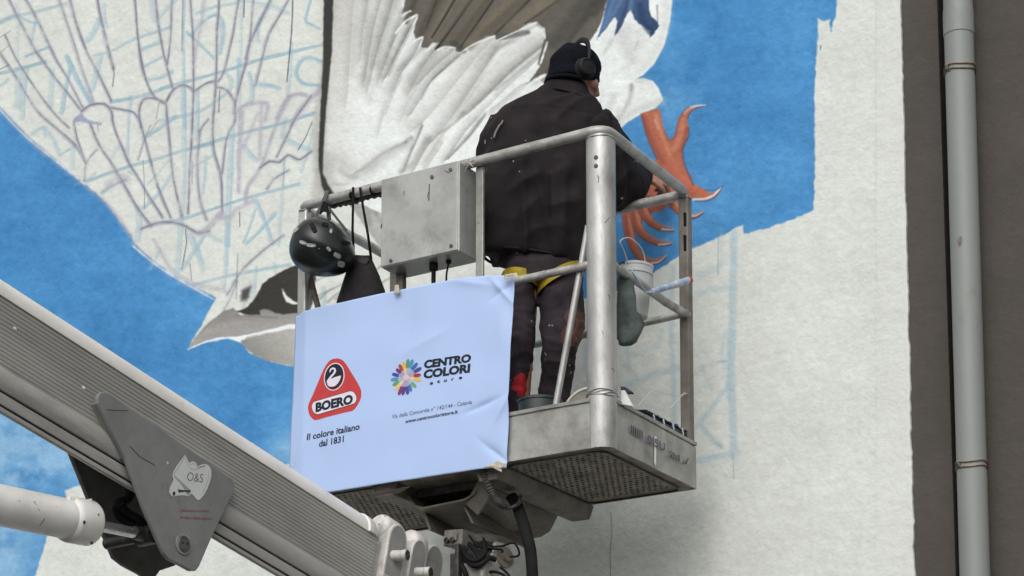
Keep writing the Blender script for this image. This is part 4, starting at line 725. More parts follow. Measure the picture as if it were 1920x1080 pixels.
lo_ = MB().tube(spline([at(905, 1008, 'y', .15), at(918, 1023, 'y', .14), at(940, 1024, 'y', .14), at(962, 1018, 'y', .15), at(972, 1030, 'y', .16), at(972, 1042, 'y', .17), at(956, 1044, 'y', .17)], 5), .0042, 6)
lo_.tube(spline([at(880, 1004, 'y', .12), at(890, 1018, 'y', .12), at(903, 1027, 'y', .12), at(938, 1030, 'y', .13), at(942, 1036, 'y', .13)], 5), .005, 6)
lo_.tube(spline([at(938, 1064, 'y', .13), at(952, 1076, 'y', .12), at(962, 1095, 'y', .12)], 5), .005, 6); lo_.tube(spline([at(900, 1084, 'y', .1), at(920, 1072, 'y', .1), at(944, 1078, 'y', .1), at(956, 1096, 'y', .1)], 5), .006, 6)
obj('hydraulic_line', lo_, BLACKR, wp, smooth=60)
mb = MB(); c0_ = at(900, 1070, 'y', .12); mb.box((-.055, -.05, -.12), (.06, .05, .03), Matrix.Translation(c0_) @ Matrix.Rotation(rad(-10), 4, 'Z'))
obj('joint_body', mb, mat('worn_grey_casting', (.30, .285, .26), .5, .3, .2, 16., .3, 60., dirt=.55, dscale=11., dcol=(.05, .045, .04)), wp, smooth=0, bevel=.012)
mb = MB(); c1_ = at(872, 1030, 'y', .1); mb.box((-.03, -.03, -.14), (-.012, .05, .02), Matrix.Translation(c1_)); mb.box((-.09, .03, -.16), (.1, .06, -.0), Matrix.Translation(c1_)); obj('joint_bracket', mb, DARKM, wp, smooth=0, bevel=.004)
hs = MB()
for P_ in (((868, 1030, .1), (876, 1044, .06), (890, 1052, .05), (904, 1044, .06), (910, 1030, .08), (905, 1016, .1)), ((872, 1046, .08), (886, 1060, .05), (902, 1058, .05), (918, 1046, .08), (930, 1050, .1)), ((880, 1020, .1), (892, 1034, .07), (900, 1050, .06), (896, 1066, .08), (884, 1084, .1)), ((866, 1060, .06), (874, 1080, .06), (872, 1104, .08))):
    hs.tube(spline([at(x, y, 'y', d_) for x, y, d_ in P_], 6), .0105, 8)
obj('hydraulic_line', hs, BLACKR, wp, smooth=60)
# ribbed hose that leaves the floor and hangs past the joint
hp = spline([at(905, 868, 'y', .03), at(911, 892, 'y', .03), at(922, 922, 'y', .05), at(934, 940, 'y', .07), at(946, 948, 'y', .1)], 16)
obj('ribbed_hose', MB().tube(hp, [.0185 if i % 3 else .0155 for i in range(len(hp))], 12), mat('dirty_hose', (.06, .055, .05), .6, 0., .3, 30., .2, 90.), wp, smooth=60)
hp = spline([at(958, 930, 'y', .2), at(968, 945, 'y', .16), at(978, 972, 'y', .12), at(988, 1005, 'y', .1), at(996, 1045, 'y', .1), at(1000, 1130, 'y', .1)], 8)
obj('flat_hose', MB().tube(hp, .023, 12, flat=.45, up=(1, 0, 0)), BLACKR, wp, smooth=60)
hp = spline([at(940, 950, 'y', .12), at(958, 952, 'y', .1), at(972, 944, 'y', .12), at(976, 930, 'y', .16)], 6); obj('hose_clip', MB().tube(hp, .008, 8), DARKM, wp, smooth=60)
# control box on the front rail
tl, trr, brr, bll = at(717, 336, 'y', -.045), at(860, 305, 'y', -.045), at(863, 472, 'y', -.045), at(719, 500, 'y', -.045)
x0, x1, z0_, z1_ = tl.x, (trr.x + brr.x) / 2, (bll.z + brr.z) / 2, (tl.z + trr.z) / 2
cb = obj('control_box', MB().box((x0, -.045, z0_), (x1, .098, z1_)), ALU_B, wp, smooth=0, bevel=.004)
obj('box_lid', MB().box((x0 - .002, -.0495, z0_ + .004), (x1 - .006, -.0435, z1_ + .002)), ALU_B, cb, smooth=0, bevel=.003)
for px, py in ((733, 489), (846, 461), (845, 318), (810, 332)):
    c = at(px, py, 'y', -.05); mb = MB().lathe([(.0075, 0), (.0075, .004), (.005, .005)], c, (0, -1, 0), 8); obj('screw', mb, BOLT, cb)
ms = MB()
for a, b, wd in (((758, 358), (757, 365), .0014), ((805, 345), (804, 376), .0022), ((803, 360), (801, 372), .001), ((834, 320), (842, 324), .0016), ((716, 420), (714, 428), .003)):
    ms.tube([at(*a, 'y', -.0503), at(*b, 'y', -.0503)], wd, 5)
obj('scuff_mark', ms, BOLT, cb, kind='stuff')
gl = at(809, 512, 'y', .0); mb = MB().cyl((gl.x, .015, z0_), (gl.x, .015, z0_ - .028), .018, 10); mb.cyl((gl.x, .015, z0_ - .028), (gl.x, .015, z0_ - .12), .009, 8); obj('cable_gland', mb, BLACKR, cb)
g2 = at(836, 510, 'y', .0); mb = MB().cyl((g2.x, .02, z0_), (g2.x, .02, z0_ - .012), .011, 8); mb.tube([(g2.x, .02, z0_ - .012), (g2.x - .008, .018, z0_ - .05), (g2.x - .012, .02, z0_ - .1)], .004, 6); obj('cable_gland', mb, BLACKR, cb)
g3 = at(720, 423, 'y', -.0); mb = MB().box((x0 - .008, -.03, g3.z - .01), (x0, -.01, g3.z + .012)); obj('hinge', mb, BOLT, cb, bevel=.002)
# cable tied below the top rail beside the box, with its straps
cp = spline([at(612, 388, 'y', .05), at(640, 381, 'y', .045), at(664, 377, 'y', .05), at(690, 368, 'y', .05), at(722, 362, 'y', .05)], 14)
OLIVE = mat('olive_cable', (.10, .095, .055), .6, 0., .3, 50.)
obj('tied_cable', MB().tube(cp, [.0135 + .0025 * math.sin(i * 1.1) for i in range(len(cp))], 9), OLIVE, wp, smooth=60)
for px, py, w_ in ((664, 356, .012), (700, 350, .006)):
    c = at(px, py, 'y', .02); obj('cable_tie', MB().tube([(c.x - w_, .021, HR - .002), (c.x - w_ * .3, .021, HR - .002), (c.x + w_ * .5, .022, HR - .001), (c.x + w_, .021, HR - .002)], [.0225, .0245, .024, .0225], 14), BLACKR, wp, smooth=60)
st = MB(); c = at(884, 305, 'y', -.005)
for k in range(7): st.tube([c + Vector((random.uniform(-.05, .03), 0, random.uniform(-.004, .01))), c + Vector((random.uniform(-.01, .01), -.02, random.uniform(-.01, .014))), c + Vector((random.uniform(-.02, .03), -.02, random.uniform(-.05, .01)))], .0012, 4)
obj('string_end', st, mat('frayed_string', (.5, .48, .42), .9), wp)

# weld beads where tubes meet, uneven and dull
WELD = mat('weld_bead', (.30, .295, .28), .55, .3, .25, 60., .4, 90., dirt=.4, dscale=30., dcol=(.08, .075, .07))
def weld(c, ax, r):
    u, v, d = basis(ax); pts = [Vector(c) + (u * math.cos(t) + v * math.sin(t)) * r + d * .0015 * math.sin(5 * t) for t in [2 * math.pi * i / 28 for i in range(28)]]
    obj('weld_bead', MB().tube(pts, [.0034 + .0012 * math.sin(i * 1.9) for i in range(28)], 6, closed=True), WELD, wp, smooth=80)
weld((-.1085, .034, HM), (1, 0, .05), .0165); weld((-.03, .108, HM + .005), (0, 1, 0), .0175); weld((-.02, BD - .05, HM - .006), (0, 1, 0), .0175); weld((-.052, BD - .02, HM + .005), (1, 0, 0), .0165); weld((-BW + .06, .028, HM), (1, 0, 0), .0165)
weld((-.026, BD - .026, HR - .022), (0, 0, 1), .0245); weld((-BW + .036, .024, HR - .022), (0, 0, 1), .023); weld(tuple(b0.lerp(b1, .0)), (b1 - b0), .0135); weld((pc.x, pc.y, HR - .016), (0, 0, 1), PR * .99)
# ---------------------------------------------------------------- the boom that carries the basket
P0, P1 = CAM + ray(0, 551) * 6.85, CAM + ray(714, 1010) * 8.25
bd = (P1 - P0).normalized(); bn = bd.cross(Vector((0, 0, 1))).normalized(); bt = bn.cross(bd)
BM = Matrix(((bn.x, bd.x, bt.x, P1.x), (bn.y, bd.y, bt.y, P1.y), (bn.z, bd.z, bt.z, P1.z), (0, 0, 0, 1)))
def bat(px, py, off=0., axis='x'): return hit(BM, px, py, axis, off)
lb = thing('lift_boom', 'grey ribbed aluminium boom arm rising from lower right to upper left', 'boom', (-.15, -1., -.36), M=BM)
Y0, Y1 = -4.6, -.02
def extr(prof, y0, y1, name, m, smooth=25, parent=lb, n=1):
    rings = [[Vector((x, y0 + (y1 - y0) * i / n, z)) for x, z in prof] for i in range(n + 1)]
    return obj(name, MB().loft(rings), m, parent, smooth=smooth)
# side with 14 rolled grooves, swelling lower edge and a folded bottom flange
side = [(0, .004)]
ng = 16; pit = .222 / ng
for i in range(ng):
    z = -i * pit; side += [(0, z - pit * .34), (-.0023, z - pit * .45), (-.0023, z - pit * .55), (0, z - pit * .66)]
side += [(0, -.224), (.006, -.232), (.0105, -.248), (.0115, -.266), (.009, -.282), (.003, -.294), (-.003, -.298), (-.003, -.301), (.0, -.303), (.003, -.32), (.0, -.338), (-.005, -.342), (-.005, -.346), (.001, -.348), (.001, -.360), (-.006, -.364)]
rest = [(-.014, -.362), (-.02, -.35), (-.06, -.33), (-.25, -.20), (-.28, -.17), (-.302, -.1), (-.302, .004)]
extr(side + rest, Y0, Y1, 'boom_section', BOOMG, smooth=24, n=1)
top = [(0, .0)] + [(-.078 + .083 * math.cos(t), .0 + .080 * math.sin(t) * (1 if t > 0 else .3)) for t in [i * math.pi / 2 / 10 for i in range(0, 11)]] + [(-.224 - .083 * math.sin(t), .080 * math.cos(t)) for t in [i * math.pi / 2 / 8 for i in range(0, 9)]] + [(-.302, 0)]
top = [(.0045, -.004)] + top[1:-1] + [(-.306, -.004)]
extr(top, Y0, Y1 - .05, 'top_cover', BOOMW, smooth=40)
for y in (-.112, ):
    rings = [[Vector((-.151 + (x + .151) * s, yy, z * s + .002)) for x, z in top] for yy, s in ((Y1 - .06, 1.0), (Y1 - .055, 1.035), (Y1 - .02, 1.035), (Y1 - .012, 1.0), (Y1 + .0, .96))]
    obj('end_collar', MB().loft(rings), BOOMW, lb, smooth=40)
for zz_ in (-.3, -.344): obj('cable_track', MB().box((-.004, Y0, zz_ - .0022), (.0008, Y1 - .2, zz_ + .0022)), BLACKR, lb, smooth=0)
# pale cast lugs and pins at the boom tip
def lug(cpx, top_py, bot_py, wpx, off, th_, nm='end_lug'):
    # stadium outline on a plane parallel to the boom side
    a = bat(cpx, top_py, off); z1 = a.z; z0 = bat(cpx, bot_py, off).z; yc = a.y; hw = (bat(cpx + wpx, top_py, off).y - bat(cpx - wpx, top_py, off).y) / 2
    pts = [Vector((off, yc + hw * math.cos(t), z1 - hw + hw * math.sin(t))) for t in [i * math.pi / 12 for i in range(13)]] + [Vector((off, yc - hw, z0)), Vector((off, yc + hw, z0))]
    return obj(nm, MB().prism(pts, (-th_, 0, 0)), WLUG, lb, smooth=40, bevel=.012, bseg=3), Vector((off, yc, z1 - hw)), hw
WFACE = mat('grey_lug_face', (.27, .27, .262), .5, .1, .1, 14., .2, 60., dirt=.25, dscale=10., dcol=(.45, .42, .36))
WLUG = mat('grey_white_casting', (.58, .56, .52), .5, .05, .14, 16., .3, 60., dirt=.38, dscale=12., dcol=(.2, .185, .16), specks=.25, sscale=34., scol=(.1, .09, .08))
# round bearing housing behind each lug: axis along the boom's side normal
def knuckle(px, py, r, y0, y1, x):
    c = bat(px, py, x); return obj('bearing_cap', MB().lathe([(r * .7, y0 - .012), (r * .93, y0 - .004), (r, y0 + .008), (r, y1 - .01), (r * .94, y1 - .002), (r * .7, y1)], c, (0, 1, 0), 32), WLUG, lb, smooth=45)
k1 = knuckle(727, 1000, .056, -.055, .03, -.055); k2 = knuckle(774, 1022, .054, -.03, .035, -.085)
def tongue(px0, px1, pyt, pyb, off):
    a, b = bat(px0, pyb, off), bat(px1, pyb, off); hw = (b.y - a.y) / 2; yc = (a.y + b.y) / 2; zt = bat((px0 + px1) / 2, pyt, off).z
    pts = [Vector((off, yc + hw * math.cos(t), zt - hw * 1.3 + hw * 1.3 * math.sin(t))) for t in [i * math.pi / 12 for i in range(13)]] + [Vector((off, yc - hw, a.z - .02)), Vector((off, yc + hw, a.z - .02))]
    lo_ = obj('end_lug', MB().prism(pts, (-.055, 0, 0)), WLUG, lb, smooth=40, bevel=.006, bseg=3)
    obj('lug_face', MB().prism([Vector((off + .0012, yc + (p.y - yc) * .8 - .002, zt - hw * 1.3 + (p.z - zt + hw * 1.3) * .88)) for p in pts], (-.003, 0, 0)), WFACE, lo_, smooth=0); return lo_
l1 = tongue(718, 756, 974, 1072, .012); l2 = tongue(760, 792, 1002, 1104, -.012); l3 = tongue(786, 822, 1012, 1120, -.06)
for l_, (px, py), off in ((l1, (738, 1042), .012), (l2, (782, 1074), -.012)):
    c = bat(px, py, off); p = obj('pivot_pin', MB().lathe([(.021, -.01), (.021, .035), (.016, .038), (.022, .039), (.022, .058), (.006, .060)], c, (1, .25, 0), 14), WLUG, l_, smooth=35)
    obj('pin_nut', MB().lathe([(.021, .039), (.021, .06), (.01, .061)], c, (1, .25, 0), 6), DARKM, l_, smooth=20)
obj('tip_plate', MB().box((-.29, -.03, -.36), (-.02, .04, .0)), BOOMG, lb, smooth=0, bevel=.01)
obj('paper_label', MB().prism([bat(802, 1024, -.1), bat(818, 1022, -.1), bat(826, 1040, -.1), bat(806, 1040, -.1)], (-.004, 0, 0)), WPAINT, lb, smooth=0)
# the triangular bracket plates that take the lifting cylinder
pl = [(184, 756), (183, 744), (188, 736), (196, 734), (206, 738), (277, 786), (438, 899), (441, 908), (437, 926), (421, 958), (394, 1015), (374, 1062), (368, 1070), (358, 1070), (334, 1057), (318, 1049), (308, 1037), (300, 1020), (271, 953), (236, 858), (208, 805)]
poly = [bat(x, y, .034) for x, y in pl]
near = obj('bracket_plate', MB().prism(poly, (-.018, 0, 0)), PLATE, lb, smooth=0, bevel=.004)
we = MB()
for i in range(4, 7): we.tube([poly[i] + Vector((-.02, 0, 0)), poly[(i + 1)] + Vector((-.02, 0, 0))], .008, 8)
obj('weld_bead', we, BOOMG, near)
spc = MB().prism([poly[k] + Vector((-.018, 0, 0)) for k in (0, 4, 6, 8, 19, 20)], (-.016, 0, 0)); obj('spacer', spc, PLATE, near, smooth=0)
far = [bat(x, y, -.32) for x, y in [(100, 780), (132, 848), (150, 892), (165, 930), (190, 990), (204, 1022), (214, 1046), (232, 1060), (262, 1076), (285, 1092), (300, 1070), (330, 1060), (318, 1000), (300, 900), (270, 770)]]
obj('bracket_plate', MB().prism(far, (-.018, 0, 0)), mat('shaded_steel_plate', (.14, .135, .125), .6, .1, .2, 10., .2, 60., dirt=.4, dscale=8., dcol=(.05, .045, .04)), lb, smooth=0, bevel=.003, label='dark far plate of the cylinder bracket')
pc_ = bat(344, 1020, .036)
obj('pin_boss', MB().lathe([(.037, 0), (.037, .002), (.029, .0025)], pc_, (1, 0, 0), 28), mat('rubbed_ring', (.28, .28, .27), .5, .2, .2, 40.), near, smooth=30)
obj('pin_head', MB().lathe([(.028, .0), (.028, .005), (.026, .007)], pc_, (1, 0, 0), 28), mat('pin_grey', (.10, .10, .098), .5, .4, .3, 40., .2, 80.), near, smooth=30)
for dx in (-.01, .01): obj('pin_hole', MB().lathe([(.0035, .007), (.0035, .0078)], pc_ + Vector((0, dx, .002 + dx * .3)), (1, 0, 0), 8), BLACKR, near)
# sticker, its drawing and the red handwriting
STK = mat('white_sticker', (.58, .60, .58), .4, 0., .03, 10.); PEN = mat('pen_brown', (.12, .055, .05), .7); PENK = mat('print_dark', (.03, .03, .03), .6); PENG = mat('print_grey', (.3, .31, .3), .6); PENR = mat('marker_red', (.28, .03, .035), .6)
def S(zx, zy): return 310 + zx / 7.2, 840 + zy / 7.2
def flat(pts, off, nm, m, parent, th_=.0006): return obj(nm, MB().prism([bat(*S(*p), off) for p in pts], (-th_, 0, 0)), m, parent, smooth=0)
def pen(pts, wpx, off, nm, m, parent, kind=None):
    mb = MB(); P = [bat(*S(*p), off) for p in pts]; mb.tube(spline(P, 4) if len(P) > 2 else P, wpx, 5, flat=.25, up=(0, 1, 0)); return obj(nm, mb, m, parent, kind=kind)
out = [(268, 92), (295, 150), (325, 205), (345, 185), (378, 180), (408, 192), (430, 225), (440, 262), (455, 240), (490, 222), (530, 216), (575, 228), (605, 265), (622, 320), (620, 380), (605, 450), (570, 545), (525, 630), (480, 685), (445, 706), (425, 695), (380, 640), (352, 618), (335, 630), (300, 655), (270, 640), (180, 640), (110, 656), (75, 640), (52, 590), (65, 530), (95, 470), (115, 430), (100, 375), (112, 320), (160, 235)]
stk = flat(out, .0352, 'sticker', STK, near); near_s = stk
pen([(262, 110), (210, 205), (140, 310), (120, 360), (150, 400), (250, 500), (320, 565)], .0011, .0356, 'sticker_print', PENG, near)
pen([(265, 130), (300, 210), (350, 280), (420, 290), (418, 225), (370, 212), (335, 225)], .0009, .0356, 'sticker_print', PENG, near)
pen([(445, 285), (470, 258), (540, 238)], .0012, .0356, 'sticker_print', PENK, near)
flat([(120, 385), (135, 380), (290, 520), (345, 570), (330, 620), (300, 640), (275, 600), (235, 520)], .0356, 'sticker_print', PENG, near, .0003)
flat([(172, 560), (275, 570), (345, 570), (330, 600), (270, 590), (178, 600)], .0359, 'sticker_print', PENK, near, .0003)
flat([(95, 610), (118, 582), (138, 600), (130, 640), (108, 645)], .0359, 'sticker_print', PENK, near, .0003)
pen([(170, 490), (172, 545), (200, 565)], .0008, .0357, 'sticker_print', PENG, near); pen([(580, 300), (585, 380), (560, 480), (510, 600)], .0007, .0357, 'sticker_print', PENG, near)
place_text('O&S', S(296, 440), S(512, 468), 17, 'x', .0358, near, PEN, bold=-.012, shear=.15, frame=BM)
place_text('Giovanna tu e mare', S(215, 858), S(590, 862), 5.2, 'x', .0353, near, PENR, bold=.0, shear=.3, frame=BM, name='handwriting', kind='stuff')
place_text('mi dice e Bella sapore', S(190, 950), S(625, 970), 5.4, 'x', .0353, near, PENR, bold=.0, shear=.3, frame=BM, name='handwriting', kind='stuff')
flat([(20, 175), (50, 200), (25, 225)], .0353, 'paint_chip', STK, near)
ck = MB(); ck.tube([bat(243, 836, .0345), bat(262, 856, .0345), bat(290, 872, .0345)], .0012, 5); ck.tube([bat(200, 768, .0345), bat(240, 770, .0345)], .0009, 5); obj('scratch', ck, DARKM, near, kind='stuff')
ch = MB()
for px, py in ((157, 727), (28, 616)): ch.ell(bat(px, py, .001), .0015, .008, .005, 8, 5)
obj('paint_drip', ch, WPAINT, lb, kind='stuff')
# lifting cylinder between the plates
cl0, cl1 = bat(-60, 935, -.09), bat(150, 978, -.09); ca = (cl1 - cl0).normalized()
cyl = obj('lift_cylinder', MB().lathe([(.066, -1.2), (.066, 0)], cl1, ca, 36), WPAINT, lb, smooth=50)
obj('cylinder_head', MB().lathe([(.066, -.06), (.074, -.052), (.076, -.04), (.076, .035), (.071, .045), (.064, .05), (.02, .052)], cl1, ca, 36), WPAINT, cyl, smooth=40)
obj('cylinder_rod', MB().lathe([(.019, 0), (.019, .3)], cl1, ca, 20), CHROME, cyl)
re = cl1 + ca * .30
ry = MB().lathe([(.034, -.04), (.034, .04)], re, (1, 0, 0), 24); ry.lathe([(.023, -.06), (.026, -.02)], re, ca, 16); ry.cyl(re + Vector((-.2, 0, 0)), re + Vector((.09, 0, 0)), .02, 14); obj('rod_eye', ry, DARKM, cyl, smooth=40)
pp = [bat(-60, 904, -.09), bat(0, 917, -.085), bat(60, 933, -.085), bat(106, 945, -.08), bat(118, 938, -.08), bat(134, 936, -.08)]
obj('oil_pipe', MB().tube(spline(pp, 5), .0085, 8), mat('grey_oil_pipe', (.36, .36, .35), .5, .1, .1, 20.), cyl, smooth=60)
obj('pipe_union', MB().prism([bat(x, y, -.05) for x, y in [(132, 930), (160, 938), (174, 934), (172, 952), (150, 952), (128, 944)]], (-.04, 0, 0)), WPAINT, cyl, smooth=0, bevel=.004)
for px, py in ((184, 966), (158, 979), (172, 1018)): obj('bolt_head', MB().ell(bat(px, py, -.018 if px != 172 else -.03), .004, .006, .006, 8, 6), DARKM, cyl)
sm = MB()
for a, b in (((84, 972), (74, 987)), ((35, 938), (41, 945)), ((64, 940), (74, 958))):
    sm.tube([bat(*a, -.0255), bat(*b, -.0255)], .0014, 5)
obj('scratch', sm, DARKM, cyl, kind='stuff')
hz = MB().tube(spline([bat(200, 875, -.2), bat(232, 885, -.15), bat(246, 905, -.13), bat(240, 935, -.13), bat(222, 945, -.14), bat(222, 965, -.16), bat(250, 985, -.14), bat(262, 990, -.12)], 6), .018, 10)
hz.tube(spline([bat(226, 945, -.12), bat(240, 962, -.12), bat(262, 975, -.1), bat(280, 1000, -.1)], 6), .014, 10); hz.tube(spline([bat(150, 850, -.1), bat(185, 862, -.1), bat(215, 870, -.12), bat(240, 890, -.12)], 6), .012, 8)
obj('hydraulic_hose', hz, BLACKR, lb, smooth=60)
# ---------------------------------------------------------------- printed sheet taped to the front of the basket
PAPER = mat('bluish_white_paper', (.43, .56, .835), .55, 0., .012, 3., .05, 40., spec=.3)
YB = -.024
ban = thing('banner', 'large white printed paper sheet with two paint logos taped to the basket front', 'banner', tuple(at(750, 930, 'y', YB)))
topc = [(545, 590), (600, 575), (660, 562), (720, 549), (790, 535), (850, 524), (905, 517), (940, 516), (962, 518)]
botc = [(538, 934), (600, 925), (635, 920), (700, 909), (760, 901), (830, 890), (890, 881), (925, 877), (948, 877)]
def edge(c, t):
    t *= len(c) - 1; i = min(int(t), len(c) - 2); f = t - i; return c[i][0] * (1 - f) + c[i + 1][0] * f, c[i][1] * (1 - f) + c[i + 1][1] * f
PT, PB = [at(x, y, 'y', YB) for x, y in topc], [at(x, y, 'y', YB) for x, y in botc]
def edg(P, t):
    t *= len(P) - 1; i = min(int(t), len(P) - 2); return P[i].lerp(P[i + 1], t - i)
CR = [at(x, y, 'y', YB) for x, y in ((940, 545), (905, 760), (945, 760), (800, 640), (770, 610), (560, 850), (930, 850), (880, 530))]
def crease(p, c, ang, ln, wd, h):
    dx, dz = p.x - c.x, p.z - c.z; a = dx * math.cos(ang) + dz * math.sin(ang); b = -dx * math.sin(ang) + dz * math.cos(ang)
    return h * math.exp(-(a / ln)**2) * math.exp(-abs(b) / wd)
def ban_y(p):
    """how far the sheet stands from its plane: soft billows plus a few sharp folds at the taped corners"""
    q = Vector((p.x * 2.2, 0, p.z * 2.2)); y = noise.noise(q) * .009 + noise.noise(q * 2.6 + Vector((4, 0, 1))) * .0035 + noise.noise(Vector((p.x * 14, 3, p.z * 5))) * .0008
    y -= .012 * math.exp(-((p.x + .41) / .03)**2) * (.5 + .5 * math.sin(p.z * 13))
    for c, ang, ln, wd, h in ((CR[0], -.9, .07, .012, .014), (CR[0], .5, .05, .02, -.012), (CR[1], .25, .07, .009, -.012), (CR[2], 1.0, .06, .014, .011), (CR[3], .3, .10, .03, .006), (CR[4], 1.2, .08, .02, -.005), (CR[5], 1.1, .08, .012, .010), (CR[6], -.7, .08, .014, -.012), (CR[7], -.3, .1, .02, .008)):
        y += crease(p, c, ang, ln, wd, h)
    return y
# a dog-eared left edge that curls back round the post
def ban_pt(u, v):
    p = edg(PB, u).lerp(edg(PT, u), v); e = noise.noise(Vector((u * 7, v * 7, 2))) * .0025; p = p + Vector((e if u in (0., 1.) else 0, 0, e if v in (0., 1.) else 0))
    p.y = YB - ban_y(p) + .03 * max(0, .06 - u) / .06 * (.4 + .6 * v); return p
sh = MB().grid(ban_pt, 130, 110); n0 = len(sh.v)
me = to_mesh(sh, 'sheet')
so_ = obj('sheet', me, PAPER, ban, smooth=180)
sm_ = so_.modifiers.new('thickness', 'SOLIDIFY'); sm_.thickness = .0006; sm_.offset = 1
def onsheet(co, off=.0014):
    p = Vector((co[0], 0, co[2])); return Vector((co[0], YB - ban_y(p) - off, co[2]))
def shape(pts, nm, m, off, parent=ban, cut=.022, label=None):
    """a printed area: outline on the drawing, cut up so that it follows the paper"""
    P = [at(x, y, 'y', YB) for x, y in pts]; bm = bmesh.new(); f = bm.faces.new([bm.verts.new(p) for p in P]); bmesh.ops.triangulate(bm, faces=[f], ngon_method='EAR_CLIP')
    for k, nrm in ((0, (1, 0, 0)), (2, (0, 0, 1))):
        a, b = min(p[k] for p in P), max(p[k] for p in P); q = a + cut
        while q < b:
            c = [0, 0, 0]; c[k] = q; bmesh.ops.bisect_plane(bm, geom=bm.verts[:] + bm.edges[:] + bm.faces[:], plane_co=c, plane_no=nrm); q += cut
    for v in bm.verts: v.co = onsheet(v.co, off)
    me = bpy.data.meshes.new(nm); bm.to_mesh(me); bm.free(); return obj(nm, me, m, parent, smooth=0, label=label)
def ink(n, c): return mat(n, c, .6, 0., .03, 30., spec=.25)
RED, INK, OFFW = ink('print_red', (.52, .05, .05)), ink('print_black', (.012, .016, .028)), ink('print_white', (.70, .68, .78))
LINEW = ink('print_rose', (.62, .45, .58)); GREYI = ink('print_grey_blue', (.12, .14, .22)); MAR = ink('print_maroon', (.09, .008, .015))
def Z3(x, y): return 560 + x / 5.686, 660 + y / 5.686
def loopc(pts, k=5): 
    p = [Vector((*q, 0)) for q in pts]; n = len(p); out = []
    for i in range(n):
        a, b, c, d = p[i - 1], p[i], p[(i + 1) % n], p[(i + 2) % n]
        for j in range(k):
            t = j / k; v = .5 * (2 * b + (c - a) * t + (2 * a - 5 * b + 4 * c - d) * t * t + (3 * b - a - 3 * c + d) * t**3); out.append((v.x, v.y))
    return out
tri = loopc([Z3(*q) for q in ((400, 70), (460, 82), (505, 125), (560, 215), (650, 370), (668, 440), (655, 520), (590, 620), (505, 645), (330, 685), (200, 726), (150, 712), (112, 655), (104, 570), (150, 460), (205, 330), (270, 180), (330, 95))], 4)
lg = shape(tri, 'triangle_logo', RED, .0012)
tx, ty = sum(p[0] for p in tri) / len(tri), sum(p[1] for p in tri) / len(tri)
def ell(cx, cy, a, b, rot, n=36): return [Z3(cx + a * math.cos(t) * math.cos(rot) - b * math.sin(t) * math.sin(rot), cy + a * math.cos(t) * math.sin(rot) + b * math.sin(t) * math.cos(rot)) for t in [2 * math.pi * i / n for i in range(n)]]
shape(ell(382, 265, 108, 150, .22), 'oval_ring', OFFW, .0018, lg); shape(ell(382, 265, 98, 139, .22), 'oval_field', INK, .0024, lg)
low = [q for q in ell(382, 265, 98, 139, .22)]
shape([Z3(*q) for q in ((300, 300), (470, 240), (468, 290), (450, 335), (420, 375), (380, 398), (340, 396), (312, 368), (298, 335))], 'oval_base', MAR, .0030, lg)
swan = loopc([Z3(*q) for q in ((345, 302), (372, 282), (398, 268), (430, 266), (457, 254), (446, 296), (428, 330), (396, 362), (362, 372), (330, 368), (311, 346), (312, 316), (325, 300))], 3)
shape(swan, 'swan', OFFW, .0036, lg)
nk = [Vector((*q, 0)) for q in ((338, 212), (348, 190), (370, 176), (390, 182), (396, 204), (384, 230), (358, 258), (338, 284), (324, 306), (320, 330))]; nl, nr_ = [], []
for i, q in enumerate(nk):
    d = (nk[min(i + 1, len(nk) - 1)] - nk[max(i - 1, 0)]).normalized(); w_ = (5, 8, 10, 11, 11, 10, 10, 11, 14, 18)[i]; nl.append((q.x - d.y * w_, q.y + d.x * w_)); nr_.append((q.x + d.y * w_, q.y - d.x * w_))
for i in range(len(nk) - 1): shape([Z3(*q) for q in (nl[i], nl[i + 1], nr_[i + 1], nr_[i])], 'swan_neck', OFFW, .0037, lg)
shape([Z3(*q) for q in ((346, 196), (330, 226), (344, 216), (352, 208))], 'swan_bill', OFFW, .0037, lg)
a, b = Vector((*Z3(199, 598), 0)), Vector((*Z3(566, 488), 0)); d = (b - a).normalized(); nn = Vector((-d.y, d.x, 0))
def pill(r, ry=1.28):
    out = []
    for c, s in ((b, 1), (a, -1)):
        for i in range(13):
            t = -math.pi / 2 + math.pi * i / 12; v = c + (d * math.cos(t) * .95 + nn * math.sin(t) * ry) * r * s; out.append((v.x, v.y))
    return out
shape(pill(10.4), 'name_border', MAR, .0018, lg); shape(pill(9.6), 'name_band', OFFW, .0024, lg)
place_text('BOERO', Z3(186, 640), Z3(582, 546), 15.8, 'y', YB, lg, INK, 'logo_lettering', bold=.055, fn=lambda c: onsheet(c, .0030), cut=.02)
place_text('Il colore italiano', Z3(92, 942), Z3(655, 826), 11.5, 'y', YB, ban, INK, bold=.022, shear=.12, fn=lambda c: onsheet(c), cut=.02)
place_text('dal 1831', Z3(218, 1012), Z3(487, 958), 11.5, 'y', YB, ban, INK, bold=.022, shear=.08, fn=lambda c: onsheet(c), cut=.02)
def Z4(x, y): return 720 + x / 6.75, 650 + y / 6.75
place_text('CENTRO', Z4(512, 276), Z4(1106, 190), 13.8, 'y', YB, ban, INK, bold=.055, shear=.06, fn=lambda c: onsheet(c), cut=.02)
place_text('COLORI', Z4(506, 404), Z4(1100, 322), 14.6, 'y', YB, ban, INK, bold=.055, shear=.06, fn=lambda c: onsheet(c), cut=.02)
for ch_, x_, y_ in zip('store', (585, 676, 762, 862, 955), (486, 468, 452, 436, 418)):
    place_text(ch_, Z4(x_, y_), Z4(x_ + (44 if ch_ != 'r' else 34), y_ - 8), 6.4, 'y', YB, ban, INK, 'letter', bold=.03, shear=.0, fn=lambda c: onsheet(c))
